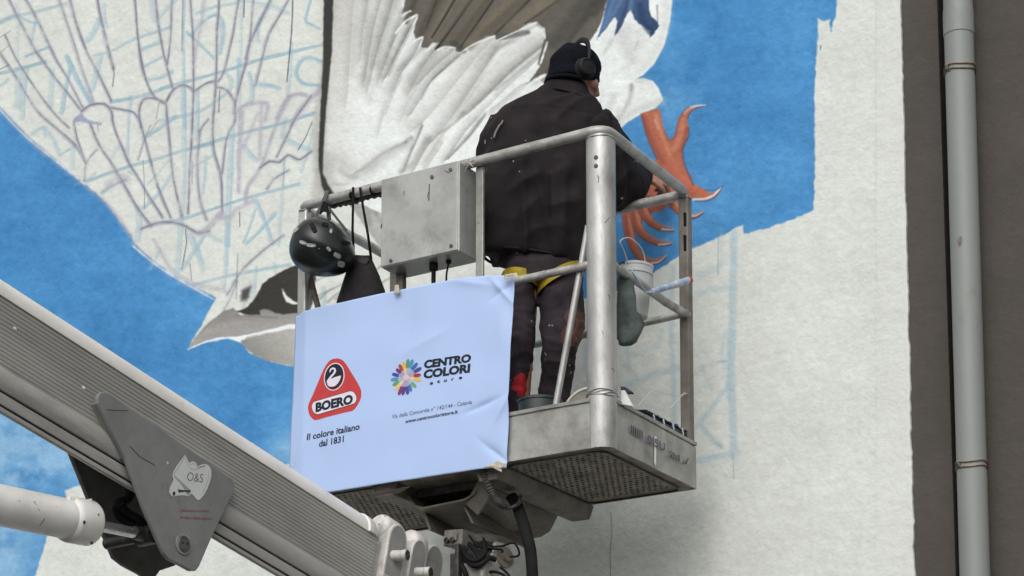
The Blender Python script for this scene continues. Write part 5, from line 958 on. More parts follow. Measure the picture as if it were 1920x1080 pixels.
place_text('Via della Concordia n° 142/144 - Catania', Z4(110, 916), Z4(1120, 726), 7.4, 'y', YB, ban, GREYI, bold=.008, shear=.1, fn=lambda c: onsheet(c), cut=.02)
place_text('www.centrocoloristore.it', Z4(278, 974), Z4(942, 846), 6.4, 'y', YB, ban, INK, bold=.024, shear=.1, fn=lambda c: onsheet(c), cut=.02)
sp = bpy.data.objects.new('splash_logo', None); COL.objects.link(sp); sp.parent = ban
pet = [((312, 155), (.10, .28, .16)), ((372, 160), (.07, .28, .42)), ((432, 205), (.06, .15, .42)), ((484, 266), (.07, .07, .25)), ((476, 358), (.34, .04, .07)), ((482, 428), (.75, .48, .08)), ((414, 522), (.16, .36, .14)), ((352, 575), (.07, .16, .42)), ((306, 614), (.07, .07, .28)), ((240, 622), (.10, .05, .24)), ((186, 620), (.22, .04, .14)), ((134, 556), (.72, .50, .22)), ((108, 494), (.12, .32, .16)), ((80, 424), (.08, .28, .42)), ((96, 345), (.04, .08, .34)), ((152, 280), (.16, .04, .16)), ((192, 222), (.38, .06, .08)), ((246, 186), (.74, .46, .08))]
cz = Vector((285, 390, 0))
for (x, y), c in pet:
    e = Vector((x, y, 0)); d = (e - cz); L_ = d.length; d.normalize(); nn = Vector((-d.y, d.x, 0)); 
    for (t0, t1, w0, w1, k, off) in ((.50, 1.0, 20, 24, 0., .0014), (.16, .52, 8, 20, .42, .0014)):
        pts = []
        if t1 == 1.0: pts = [cz + d * L_ * t0 + nn * w0, cz + d * L_ * .75 + nn * w1, cz + d * L_ * .92 + nn * w1 * .8, e, cz + d * L_ * .92 - nn * w1 * .8, cz + d * L_ * .75 - nn * w1, cz + d * L_ * t0 - nn * w0]
        else: pts = [cz + d * L_ * t0 + nn * w0, cz + d * L_ * t1 + nn * w1, cz + d * L_ * t1 - nn * w1, cz + d * L_ * t0 - nn * w0]
        cc = tuple(v * (1 - k) + (.72, .70, .80)[i] * k for i, v in enumerate(c))
        shape([Z4(p.x, p.y) for p in pts], 'petal', ink('print_petal', cc), off, sp)
shape([Z4(285 + 38 * math.cos(t), 390 + 34 * math.sin(t)) for t in [i * math.pi / 8 for i in range(16)]], 'splash_centre', ink('print_blush', (.70, .52, .62)), .0020, sp)
TAPE = mat('masking_tape', (.50, .47, .36), .6, 0., .12, 30., .2, 90.)
def tape(pts, off, seed):
    P = [at(x, y, 'y', YB - off) for x, y in pts]; mb = MB(); n = len(P)
    mb.grid(lambda u, v: P[0].lerp(P[1], u).lerp(P[3].lerp(P[2], u), v) + Vector((0, noise.noise(Vector((u * 4, v * 4, seed))) * .006, noise.noise(Vector((u * 6, v * 3, seed + 5))) * .004)), 8, 5)
    o = obj('tape', mb, TAPE, ban, smooth=180, label=None); q = o.modifiers.new('thickness', 'SOLIDIFY'); q.thickness = .0006; return o
tape([(944, 524), (972, 520), (968, 511), (946, 515)], .016, 1.); tape([(906, 876), (940, 880), (950, 870), (934, 864)], .018, 2.); tape([(738, 552), (750, 551), (747, 534), (741, 534)], .012, 3.); tape([(918, 874), (942, 886), (938, 876), (920, 870)], .022, 4.)
# ---------------------------------------------------------------- helmet hanging from the rail
HELM = mat('black_green_helmet', (.0075, .011, .0095), .34, 0., .15, 20., .04, 200., coat=.12, specks=.18, sscale=55., scol=(.3, .32, .3), spec=.45)
hc = at(603, 466, 'y', -.055)
hm = thing('helmet', 'glossy black climbing helmet hanging by its chin strap from the rail', 'helmet', tuple(hc))
VW = (hc - W2L @ CAM).normalized(); hr = Vector((.856, .517, 0)); hu = hr.cross(VW).normalized() * (1 if hr.cross(VW).z > 0 else -1)
# shell: an egg seen from its crown side, long axis falling to the right
ca_, sa_ = math.cos(rad(-24)), math.sin(rad(-24))
ex_ = hr * ca_ + hu * sa_; ey_ = -hr * sa_ + hu * ca_; ez_ = ex_.cross(ey_)
if ez_.dot(VW) > 0: ez_ = -ez_
HMt = Matrix((ex_, ey_, ez_)).transposed()
def hel(d):
    d = Vector(d).normalized(); k = 1 + .05 * math.cos(3 * math.atan2(d.y, d.x)) * (1 - d.z * d.z) + .035 * max(0, math.sin(d.y * 7)) * max(0, d.z)
    rim = 1. if d.z > -.35 else 1.
    return hc + HMt @ Vector((d.x * .136 * k, d.y * .114 * k, d.z * .125 * k))
mb = MB(); rings = []
for i in range(25):
    t = math.pi * .73 * max(i, .15) / 24; rings.append([hel((math.sin(t) * math.cos(2 * math.pi * j / 48), math.sin(t) * math.sin(2 * math.pi * j / 48), math.cos(t))) for j in range(48)])
inner = [[hc + (p - hc) * .9 for p in r] for r in rings[::-1]]
mb.loft(rings + inner, caps=False)
shell = obj('shell', mb, HELM, hm, smooth=60)
VENT = mat('vent_lining', (.33, .35, .34), .6, 0., .2, 60.)
def vent(px, py, w_, h_, rot, nm='vent', m=VENT):
    # opening on the shell, found along the sight line
    o = W2L @ CAM; best = None; pts = []
    M = HMt.inverted()
    for i in range(8):
        t = 2 * math.pi * i / 8; sx, sy = (w_ * math.copysign(abs(math.cos(t))**.6, math.cos(t)), h_ * math.copysign(abs(math.sin(t))**.6, math.sin(t)))
        q = at(px + sx * math.cos(rot) - sy * math.sin(rot), py + sx * math.sin(rot) + sy * math.cos(rot), 'y', -.055); dv_ = (q - o).normalized()
        s0 = (hc - o).dot(dv_) - .25; p = None
        for k in range(110):
            p = o + dv_ * (s0 + k * .003); l_ = M @ (p - hc); dd = l_.length
            if dd < (hel(HMt.inverted() @ (p - hc) if False else Vector((l_.x / .136, l_.y / .114, l_.z / .125))) - hc).length * 1.004: break
        pts.append(p)
    if any(p is None or (p - hc).length > .17 for p in pts): return
    c = sum(pts, Vector()) / 8
    if max((p - c).length for p in pts) > .05: return
    n_ = (c - hc).normalized(); obj(nm, MB().prism([p + n_ * .0045 for p in pts], -n_ * .008), m, shell, smooth=0)
for a in ((569, 455, 7, 3.2, .35), (584, 460, 9, 3.4, .1), (616, 467, 5, 3, .8), (632, 479, 7, 4.6, .5), (639, 495, 6.5, 5.5, .2)): vent(*a)
for a in ((556, 432, 6, 2.6, -.75), (620, 434, 2.4, 4.2, .1)): vent(*a, nm='sticker_patch')
vent(610, 422, 7, 3.6, .2, 'vent', BLACKR); vent(648, 455, 9, 3, .3, 'vent', BLACKR); vent(588, 428, 5, 10, -.5, 'vent', BLACKR); vent(636, 428, 9, 4, .4, 'vent', DARKM)
STR = mat('grey_webbing', (.07, .075, .072), .8, 0., .2, 60., .3, 200.)
def at_y(px, py, y): return at(px, py, 'y', y)
sp_ = obj('chin_strap', MB().tube([at_y(590, 415, -.03), at_y(597, 396, -.022), at_y(606, 376, -.02), at_y(611, 366, -.012), at_y(613, 358, .02), at_y(614, 366, .05), at_y(617, 412, -.01)], .009, 8, flat=.35, up=(1, 0, 0)), STR, hm, smooth=60)
obj('chin_strap', MB().tube([at_y(606, 378, -.024), at_y(618, 392, -.02), at_y(640, 420, -.03), at_y(650, 432, -.04)], .0055, 8, flat=.4, up=(1, 0, 0)), STR, hm, smooth=60)
obj('buckle', MB().prism([at_y(x, y, -.03) for x, y in ((602, 384), (607, 376), (614, 380), (613, 392), (618, 400), (610, 397), (604, 396), (598, 402))], (0, .01, 0)), BLACKR, sp_, smooth=0, bevel=.003)
# ---------------------------------------------------------------- black bag on two straps
BAG = mat('black_fabric_bag', (.011, .009, .010), .9, 0., .3, 30., .4, 150., specks=.5, sscale=50., scol=(.22, .17, .15))
bg_ = thing('tool_bag', 'black cloth bag on two long straps hanging behind the sheet', 'bag', tuple(at(685, 560, 'y', .03)))
T = [(656, 492), (668, 484), (690, 480), (698, 484)]; rings = []
for k, (l, r, y, d) in enumerate([(662, 695, 480, .012), (657, 701, 492, .03), (651, 709, 515, .045), (643, 718, 540, .055), (634, 726, 566, .06), (630, 730, 590, .06), (628, 732, 620, .05)]):
    a, b = at(l, y, 'y', .085), at(r, y, 'y', .085); ring = []
    for j in range(20):
        t = 2 * math.pi * j / 20; p = a.lerp(b, .5 + .5 * math.cos(t)); p = p + Vector((0, math.sin(t) * d, 0)); p += Vector((.01 * noise.noise(p * 22), .014 * noise.noise(p * 16 + Vector((3, 1, 1))), 0)); ring.append(p)
    rings.append(ring)
obj('bag_body', MB().loft(rings), BAG, bg_, smooth=60)
obj('strap', MB().tube([at(662, 351, 'y', -.006), at(662, 380, 'y', .0), at(661, 430, 'y', .005), at(664, 488, 'y', .07)], .0062, 6, flat=.5, up=(1, 0, 0)), BLACKR, bg_); obj('strap', MB().tube([at(675, 352, 'y', -.006), at(681, 390, 'y', .0), at(690, 440, 'y', .01), at(696, 486, 'y', .07)], .0062, 6, flat=.5, up=(1, 0, 0)), BLACKR, bg_)
fl_ = MB().prism([at(x, y, 'y', .062) for x, y in ((668, 488), (680, 484), (694, 486), (688, 496), (676, 494))], (0, -.006, 0)); obj('flap', fl_, mat('grey_flap', (.05, .046, .045), .85), bg_, smooth=0, bevel=.002)
# ---------------------------------------------------------------- bucket, rag, roller, tray and odds and ends
TUB = mat('white_plastic', (.50, .52, .51), .4, 0., .05, 9., .05, 60., dirt=.12, dscale=20., dcol=(.25, .3, .36), specks=.35, sscale=45., scol=(.05, .09, .16))
bx = -.11
bk = thing('paint_bucket', 'white plastic paint bucket with wire handle hung at the side rail', 'bucket', tuple(at(1192, 592, 'x', bx)))
c0_, c1_ = at(1193, 505, 'x', bx), at(1188, 592, 'x', bx); hgt = (c0_.z - c1_.z); rt = .064
axb = Vector((.05, .03, 1)).normalized()
body = obj('bucket_body', MB().lathe([(rt * .84, -hgt), (rt * .86, -hgt + .004), (rt, -.03), (rt * 1.06, -.028), (rt * 1.06, -.02), (rt * 1.02, -.018), (rt * 1.03, .0), (rt * 1.07, .002), (rt * 1.07, .012), (rt * .98, .012), (rt * .95, 0), (rt * .9, -.06), (.01, -.08)], c0_, axb, 36), TUB, bk, smooth=35)
obj('paint_crust', MB().tube([c0_ + Vector((math.cos(t) * rt * 1.02, math.sin(t) * rt * 1.02, .012 + .004 * math.sin(5 * t))) for t in [2.3 + i * .17 for i in range(14)]], .006, 6), mat('dried_blue_paint', (.03, .06, .11), .5, 0., .4, 40.), body)
hl_ = spline([c0_ + Vector((.0, -rt * 1.05, .0)), at(1170, 470, 'x', bx), at(1163, 452, 'x', bx), at(1180, 446, 'x', bx), at(1200, 462, 'x', bx), at(1208, 480, 'x', bx), at(1210, 500, 'x', bx)], 6)
obj('wire_handle', MB().tube(hl_, .0028, 6), mat('white_wire', (.6, .6, .58), .4), bk)
# rag
RAG = mat('grey_green_cloth', (.085, .108, .10), .85, 0., .25, 18., .4, 90., dirt=.2, dscale=14., dcol=(.04, .045, .05))
rx = -.045
rg = thing('rag', 'grey-green bundled cloth hanging under the paint bucket beside the corner post', 'rag', tuple(at(1180, 645, 'x', rx)))
rings = []
for (l, r, y) in [(1160, 1174, 512), (1158, 1183, 530), (1157, 1188, 560), (1156, 1193, 585), (1155, 1200, 598), (1156, 1204, 612), (1158, 1201, 628), (1160, 1192, 640), (1164, 1184, 646)]:
    a, b = at(l, y, 'x', rx), at(r, y, 'x', rx); c = (a + b) / 2; ww = (at(r, y, 'y', c.y) - at(l, y, 'y', c.y)).length / 2; ring = []
    for j in range(24):
        t = 2 * math.pi * j / 24; p = c + Vector((.856, .517, 0)) * math.cos(t) * ww * .97 + Vector((-.517, .856, 0)) * math.sin(t) * ww * .8
        p += (p - c) * (.42 * noise.noise(Vector((p.x * 26, p.y * 26, p.z * 15))) + .3 * noise.noise(p * 45)); ring.append(p)
    rings.append(ring)
obj('cloth', MB().loft(rings), RAG, rg, smooth=70)
# roller
ro = thing('paint_roller', 'small paint roller handle with red end laid over the side rail', 'paint roller', tuple(at(1240, 540, 'x', .0)))
obj('wire_frame', MB().tube(fillet([at(1183, 503, 'x', .005), at(1187, 512, 'x', .012), at(1210, 548, 'x', .014), at(1224, 548, 'x', .012)], .01, k=4), .0036, 7), mat('blue_white_wire', (.42, .52, .62), .4), ro)
ha, hb, hd = at(1222, 547, 'x', .012), at(1290, 526, 'x', .03), None; hx = (hb - ha).normalized(); hL = (hb - ha).length
obj('handle', MB().lathe([(.010, 0), (.0125, .01), (.0125, hL * .45), (.015, hL * .7), (.0145, hL)], ha, hx, 16), mat('paint_smeared_handle', (.14, .27, .48), .5, 0., .2, 24., col2=(.62, .64, .66), specks=.5, sscale=40., scol=(.65, .66, .68)), ro)
obj('end_cap', MB().lathe([(.015, 0), (.0165, .004), (.0165, .016), (.01, .02)], hb - hx * .003, hx, 16), mat('red_cap', (.42, .05, .035), .5, 0., .2, 30.), ro)
# tray with crumpled film, standing inside the side board
tr_ = thing('paint_tray', 'dark tray wrapped in bluish film along the side toe board', 'tray', tuple(at(1260, 800, 'x', -.03)))
a, b = at(1212, 776, 'x', -.02), at(1301, 818, 'x', -.02); FILM = mat('blue_grey_film', (.30, .40, .52), .25, 0., .25, 30., .5, 80.)
mb = MB(); dv_ = (b - a); mb.prism([a, b, b + Vector((0, 0, -.05)), a + Vector((0, 0, -.05))], (-.09, 0, 0)); obj('tray_body', mb, mat('dark_blue_plastic', (.012, .016, .022), .4), tr_, smooth=0, bevel=.004)
up_ = at(1250, 785, 'x', -.02)
obj('film', MB().grid(lambda u, v: a.lerp(b, u) + Vector((.004 - v * .1, 0, .004 + .012 * (1 - u) + .010 * noise.noise(Vector((u * 9, v * 5, 1))) + .022 * v * (1 - v) + .005 * noise.noise(Vector((u * 30, v * 9, 4))))), 40, 8), FILM, tr_, smooth=70)
fd = MB()
for k in range(5):
    u = .12 + k * .2; p = a.lerp(b, u) + Vector((.005, 0, .008)); fd.tube([p, p + Vector((.003, .004, -.02)), p + Vector((.002, .006, -.032 - .01 * (k % 2)))], [.004, .003, .001], 5)
obj('film_drip', fd, mat('pale_blue_drip', (.45, .55, .66), .4), tr_, kind='stuff')
fs = MB()
for pts in ([(1196, 762), (1212, 742), (1224, 733), (1250, 738), (1276, 741), (1284, 735)], [(1264, 757), (1276, 744), (1286, 738), (1291, 742), (1296, 770)], [(1264, 757), (1258, 765)], [(1289, 745), (1294, 756), (1302, 765)], [(1291, 775), (1292, 790), (1291, 800)]):
    fs.tube(spline([at(x, y, 'x', -.015) for x, y in pts], 4), .0016, 5)
st_ = thing('loose_string', 'thin whitish string tangled over the side board at the rear post', 'string', tuple(at(1290, 790, 'x', -.015)))
obj('strand', fs, mat('white_string', (.55, .56, .56), .7), st_)
# white tub and its lid on the basket floor behind the corner post
tb = thing('white_tub', 'cream white tub with blue stained rim on the floor by the corner post', 'tub', (-.12, .17, .03))
obj('tub_body', MB().lathe([(.085, .0), (.09, .15), (.094, .16), (.094, .182), (.087, .183), (.084, .17), (.08, .1), (.01, .09)], (-.135, .20, .03), (0, 0, 1), 32), TUB, tb, smooth=35)
ld = MB(); P = [at(x, y, 'y', .07) for x, y in ((1062, 757), (1072, 744), (1085, 734), (1098, 729), (1112, 727))]; ld.tube(spline(P, 6), .0055, 8); ldo = obj('leaning_lid', ld, mat('cream_plastic', (.62, .58, .48), .4, 0., .06, 10.), tb)
mb = MB(); mb.add([P[0], P[1], P[2], P[3], P[4], P[4] + Vector((0, 0, -.08)), P[0] + Vector((0, 0, -.03))], [(0, 1, 2, 3, 4, 5, 6)]); obj('lid_face', MB().prism(mb.v, (0, .004, 0)), mat('dull_lid', (.20, .19, .16), .6, 0., .2, 12.), ldo, smooth=0)
mb = MB().prism([at(x, y, 'y', .10) for x, y in ((1163, 732), (1170, 731), (1182, 756), (1186, 762), (1164, 758))], (0, .02, 0)); obj('paper_scrap', mb, mat('white_carton', (.66, .66, .64), .6), tb, smooth=0, bevel=.003)
mb = MB().prism([at(x, y, 'y', .11) for x, y in ((1163, 724), (1172, 725), (1182, 733), (1182, 736), (1164, 736))], (0, .03, 0)); obj('stained_rim', mb, mat('navy_stain', (.02, .035, .06), .6), tb, smooth=0, bevel=.003)
db = thing('dark_bucket', 'dark grey-green bucket on the basket floor in front of the boots', 'bucket', (-.3, .12, .03))
c = at(1012, 752, 'y', .14)
obj('bucket_body', MB().lathe([(.07, -.2 + .03), (.083, -.012), (.087, -.01), (.088, .0), (.082, .001), (.078, -.02), (.01, -.03)], c, (0, 0, 1), 32), mat('dark_green_grey_plastic', (.045, .055, .055), .4, 0., .15, 12.), db, smooth=35)
# ---------------------------------------------------------------- the painter, seen from behind, turned to the wall with the right arm out
YT = 8.47                                         # world depth of the torso's middle
HR_, HF_, HU_ = Vector((.8563, .5165, 0)), Vector((-.5165, .8563, 0)), Vector((0, 0, 1))     # his right, his front, up
feet = wy(1010, 880, YT)
ps = thing('person', 'painter from behind in black jacket, beanie and headphones, right arm reaching to the mural', 'person', (feet.x, feet.y, .03))
SKIN = mat('skin', (.36, .175, .12), .55, 0., .08, 30., .15, 120.)
JACK = mat('black_work_jacket', (.0165, .0128, .0138), .8, 0., .22, 9., .35, 220., dirt=.15, dscale=10., dcol=(.018, .014, .014), specks=.5, sscale=30., scol=(.33, .32, .30), spec=.2)
TROU = mat('dark_work_trousers', (.040, .032, .037), .85, 0., .25, 10., .35, 180., dirt=.25, dscale=12., dcol=(.055, .045, .045), specks=.75, sscale=38., scol=(.42, .41, .40), spec=.12)
HAT = mat('black_knit_hat', (.006, .007, .011), .95, 0., .2, 40., .5, 180., spec=.1)
def ring(l, r, py, d, Y=YT, n=36, sq=.85, tilt=0., dy=0.):
    a, b = wy(l, py, Y), wy(r, py, Y); c = (a + b) / 2; w_ = (b - a).length / 2; out = []
    for j in range(n):
        t = 2 * math.pi * j / n; cx, cy = math.cos(t), math.sin(t); cx = math.copysign(abs(cx)**sq, cx); cy = math.copysign(abs(cy)**sq, cy)
        out.append(c + HR_ * cx * w_ + HF_ * (cy * d + dy) + HU_ * (-cx * tilt))
    return out
def limb(path, radii, n=20, squash=1.):
    mb = MB(); mb.tube(path, radii, n, flat=squash); return mb
# key joints
shL, shR = wy(942, 232, YT), wy(1122, 232, YT - .02)
elL = wy(926, 330, YT + .06); wrL = wy(930, 352, YT + .30)
elR = wy(1150, 345, YT + .10); wrR = at(1212, 335, 'y', .86); hdR = at(1243, 344, 'y', .955)
hpL, hpR = wy(980, 540, YT), wy(1044, 540, YT); knL, knR = wy(980, 650, YT - .02), wy(1047, 640, YT - .04)
anL = wy(974, 790, YT + .02); anR = wy(1030, 790, YT + .03)
anL.z = max(anL.z, .15); anR.z = max(anR.z, .15)
neck = wy(1064, 185, YT); headc = wy(1077, 142, YT + .01)
HA = rad(62); hfw = (HR_ * math.sin(HA) + HF_ * math.cos(HA)); hfw = (hfw + HU_ * -.22).normalized(); hrt = hfw.cross(HU_).normalized(); hup = hrt.cross(hfw)
HM3 = Matrix((hrt, hfw, hup)).transposed()
def hp_(x, y, z): return headc + HM3 @ Vector((x, y, z))
# --- one continuous body under the clothes: trunk, neck, head with face, arms, hands with fingers, legs
b = MB()
b.loft([ring(960, 1080, 540, .10), ring(945, 1085, 440, .105), ring(945, 1100, 340, .11), ring(940, 1110, 260, .11), ring(960, 1105, 215, .09), ring(1020, 1100, 192, .07), ring(1038, 1095, 175, .058)])
b.tube([neck + HU_ * -.05, neck.lerp(headc, .5), headc + HU_ * -.02], [.06, .055, .055], 18)
b.ell(headc, .074, .096, .112, 24, 16, HM3); b.ell(hp_(0, .035, -.06), .056, .062, .06, 20, 12, HM3)
b.tube([hp_(0, .09, .02), hp_(0, .108, -.012), hp_(0, .117, -.034), hp_(0, .098, -.046)], [.011, .012, .013, .01], 10)       # nose
b.ell(hp_(0, .094, -.072), .025, .012, .008, 12, 8, HM3); b.ell(hp_(0, .088, -.083), .022, .012, .008, 12, 8, HM3); b.ell(hp_(0, .084, -.108), .024, .02, .018, 12, 8, HM3)  # lips, chin
b.ell(hp_(0, .085, .034), .05, .02, .012, 14, 8, HM3)                                                                       # brow
for s in (-1, 1):
    b.ell(hp_(s * .052, .062, -.03), .022, .03, .026, 12, 8, HM3); b.ell(hp_(s * .078, -.005, -.012), .010, .02, .032, 12, 8, HM3)
def hand(wr, fd, pn, side, curl):
    """palm with four unequal bent fingers and a thumb from its side: fd along the hand, pn out of the back of the hand"""
    fd = fd.normalized(); sd = fd.cross(pn).normalized() * side; pn = sd.cross(fd).normalized() * side
    b.loft([[wr + fd * t + sd * math.cos(a) * w_ + pn * math.sin(a) * h_ for a in [2 * math.pi * i / 14 for i in range(14)]] for t, w_, h_ in ((-.03, .027, .021), (.0, .028, .02), (.03, .038, .019), (.06, .043, .017), (.088, .042, .014), (.096, .036, .01))])
    tips = []
    for k, (off, L_) in enumerate(((.031, .072), (.0105, .08), (-.010, .075), (-.030, .06))):
        p = wr + fd * .082 + sd * off; d = fd.copy(); ang = 0; P = [p - fd * .015]; R = [.0095]
        for q, f in enumerate((.45, .31, .24)):
            ang += curl * (.75, 1.05, .8)[q] * (1 + .06 * k); d = fd * math.cos(ang) - pn * math.sin(ang); P.append(P[-1] + d * L_ * f + (fd * .015 if q == 0 else Vector())); R.append((.0094, .0086, .0072)[q])
        b.tube(spline(P, 3), [R[min(i // 3, 3)] for i in range(len(P) * 3 - 2)], 10); b.ell(P[-1], .0074, .0074, .0074, 8, 6); tips.append(P[-1])
    t0 = wr + fd * .022 + sd * .03; tp = [t0, wr + fd * .05 + sd * .055 - pn * .012, wr + fd * .08 + sd * .052 - pn * .034, wr + fd * .098 + sd * .04 - pn * .046]
    b.tube(spline(tp, 3), [.0135] * 4 + [.0112] * 3 + [.0098] * 3, 10); b.ell(tp[-1], .0092, .0092, .0092, 8, 6); return tips
fdR = (HF_ * .55 + HR_ * .80 + HU_ * .04).normalized()
b.tube([shR, shR.lerp(elR, .5), elR, elR.lerp(wrR, .5), wrR], [.05, .048, .042, .036, .027], 16); tips = hand(wrR, fdR, (HU_ * .75 + HR_ * .3 - HF_ * .5), 1, .85)
b.tube([shL, shL.lerp(elL, .5), elL, elL.lerp(wrL, .5), wrL], [.05, .048, .042, .036, .027], 16); hand(wrL, (HF_ * .9 + HR_ * .2 - HU_ * .1), (HU_ - HR_ * .2), -1, .7)
for hp0, kn, an in ((hpL, knL, anL), (hpR, knR, anR)):
    b.tube([hp0 + HU_ * .06, hp0.lerp(kn, .5), kn, kn.lerp(an, .35), an], [.066, .056, .044, .042, .036], 18); b.ell(an + HF_ * .06 - HU_ * .07, .042, .11, .035, 14, 10, Matrix((HR_, HF_, HU_)).transposed())
body = fuse(b, .0055, 3)
obj('body', body, SKIN, ps, smooth=180)
for s in (-1, 1):
    e = obj('eye', MB().ell(hp_(s * .031, .0905, .008), .011, .011, .011, 14, 10, HM3), mat('eye_white', (.6, .58, .55), .2), ps, smooth=180); obj('iris', MB().ell(hp_(s * .031, .099, .006), .0055, .004, .0055, 10, 8, HM3), mat('iris_brown', (.03, .015, .01), .15), e, smooth=180)
# --- trousers
t = MB()
t.loft([ring(948, 1090, 480, .12), ring(948, 1092, 510, .125), ring(952, 1094, 540, .12)])
def leg(rows, Y): t.loft([ring(l, r, y, d, Y + dy, 24, .95) for l, r, y, d, dy in rows])
leg([(946, 1008, 515, .10, 0), (948, 1007, 560, .095, -.0), (952, 1005, 610, .08, -.01), (954, 1003, 650, .074, -.02), (954, 999, 690, .07, 0), (950, 991, 730, .064, .01), (946, 987, 780, .062, .02), (946, 986, 805, .064, .02)], YT)
leg([(1006, 1092, 515, .105, 0), (1010, 1094, 550, .105, -.01), (1012, 1098, 590, .10, -.02), (1012, 1097, 615, .09, -.03), (1014, 1086, 650, .08, -.04), (1014, 1078, 690, .075, -.02), (1009, 1070, 730, .068, .01), (1006, 1065, 770, .066, .03), (1004, 1063, 805, .068, .03)], YT)
tm = fuse(t, .0065, 3)
def fold(co, nr):
    z = co.z; q = Vector((co.x * 7 + z * 6, co.y * 6, z * 11 - co.x * 6)); f = noise.noise(q) * .008 + (1 - abs(noise.noise(Vector((co.x * 9 + z * 9, co.y * 9, z * 15 + 4))))**.55 * 1.4) * .0055
    f += math.sin(z * 60 + co.x * 30 + noise.noise(co * 9) * 9) * .002 * math.exp(-((z - .62) / .16)**2); return f - .003
displace(tm, fold); tro = obj('trousers', tm, TROU, ps, smooth=180)
SMEAR = mat('red_brown_smear', (.10, .04, .03), .8, 0., .4, 30., .3, 60., specks=.9, sscale=50., scol=(.5, .48, .45)); RAGR = mat('red_cloth', (.42, .012, .02), .8, 0., .25, 30., .3, 60.)
tm.materials.append(SMEAR); tm.materials.append(RAGR); tb_ = base_of(ps)
for q, rx_, rz_, mi in ((wy(1078, 628, YT), .045, .075, 1), (wy(976, 728, YT), .030, .042, 2), (wy(1060, 650, YT), .02, .03, 1)):
    for p in tm.polygons:
        c = p.center + tb_; d = c - q
        if p.normal.dot(HF_) < .25 and (d.dot(HR_) / rx_)**2 + (d.z / rz_)**2 + noise.noise(c * 34) * .7 < 1: p.material_index = mi
for an in (anL, anR):
    sh = MB(); o = Vector((an.x, an.y, .03)); M3 = Matrix((HR_, HF_, HU_)).transposed()
    sh.box((-.05, -.07, 0), (.05, .2, .03), Matrix.Translation(o) @ M3.to_4x4()); sh.ell(o + HF_ * .12 + HU_ * .05, .048, .09, .05, 16, 10, M3); sh.tube([o + HU_ * .03, o + HU_ * .22], [.055, .058], 18); sh.ell(o + HU_ * .05, .05, .075, .05, 14, 10, M3)
    obj('boot', fuse(sh, .008, 4), mat('dark_boot', (.02, .018, .017), .7, 0., .3, 20., .3, 90.), ps, smooth=180)
# --- jacket with collar and sleeves, loose folds running down the back
j = MB()
j.loft([ring(906, 1094, 490, .125, tilt=.032), ring(905, 1098, 466, .135, tilt=.02), ring(903, 1102, 420, .14), ring(902, 1108, 360, .142), ring(906, 1116, 300, .142), ring(910, 1125, 255, .138), ring(917, 1130, 228, .125), ring(934, 1126, 208, .11), ring(962, 1116, 193, .098), ring(998, 1106, 178, .085), ring(1018, 1098, 166, .075, dy=.01)])
j.tube(spline([shL + HR_ * .02 + HU_ * .015, shL.lerp(elL, .5) - HR_ * .012, elL, elL.lerp(wrL, .5), wrL - HF_ * .02], 4), [.078] * 3 + [.076] * 4 + [.066] * 3 + [.062] * 3 + [.055] * 3 + [.05], 22)
j.tube(spline([shR - HR_ * .03 + HU_ * .008, shR.lerp(elR, .45) + HR_ * .012, elR + HU_ * -.005, elR.lerp(wrR, .5) + HU_ * .002, elR.lerp(wrR, .9)], 4), [.086] * 3 + [.086] * 4 + [.088] * 3 + [.076] * 3 + [.055] * 3 + [.046], 22)
jm = fuse(j, .0085, 5)
ax_arm = (wrR - elR).normalized()
def jfold(co, nr):
    drop = max(0, min(1, (1.62 - co.z) / .35)); x = (co - feet).dot(HR_); q = Vector((x * 11 + co.z * 1.2, co.y * 5, co.z * 1.3))
    f = (1 - abs(noise.noise(q)) * 2.2) * .026 * drop + noise.noise(Vector((x * 5, co.y * 5, co.z * 4))) * .008 + (1 - abs(noise.noise(Vector((x * 9 - co.z * 8, co.y * 6, co.z * 7 + 3)))) * 2) * .012
    s = (co - elR).dot(ax_arm)
    if x > .28: f += math.sin(s * 85 + noise.noise(co * 9) * 5) * .007
    f -= .0045 * math.exp(-((co.z - (1.515 + .02 * math.cos(x * 5))) / .004)**2) * (nr.dot(HF_) < 0)
    if nr.dot(HF_) < -.2:
        f -= .004 * math.exp(-((x - .045 + .006 * math.sin(co.z * 9)) / .004)**2) * (co.z < 1.51)
    return f - .006
displace(jm, jfold); jk = obj('jacket', jm, JACK, ps, smooth=180)
obj('collar', MB().loft([ring(1016, 1112, 192, .092, YT + .0, tilt=.03), ring(1017, 1108, 178, .088, YT, tilt=.022), ring(1021, 1103, 160, .08, YT + .005, tilt=.02), ring(1026, 1097, 148, .074, YT + .01, tilt=.018), ring(1031, 1092, 148, .066, YT + .01, tilt=.018), ring(1034, 1090, 170, .06, YT + .01)], caps=False), JACK, jk, smooth=70)
obj('collar_seam', MB().tube(ring(1015, 1113, 190, .095, YT, tilt=.03), .0035, 6, closed=True), JACK, jk)
obj('cuff', MB().tube([wrR - fdR * .05, wrR - fdR * .025, wrR - fdR * .012], [.05, .0485, .044], 20), JACK, jk, smooth=50)
hem = MB(); hem.tube([p - HU_ * .004 for p in ring(906, 1095, 489, .127, tilt=.032)], .006, 6, closed=True); obj('hem', hem, JACK, jk, smooth=180)
for pts in ([(936, 236), (930, 246), (926, 258)], [(943, 226), (940, 232), (935, 236)]):
    P = []
    for px, py in pts:
        o = W2L @ CAM; q = wy(px, py, YT - .13); P.append(q)
    obj('tear', MB().tube(P, .004, 6), mat('pale_paint_smear', (.24, .2, .18), .8), jk)
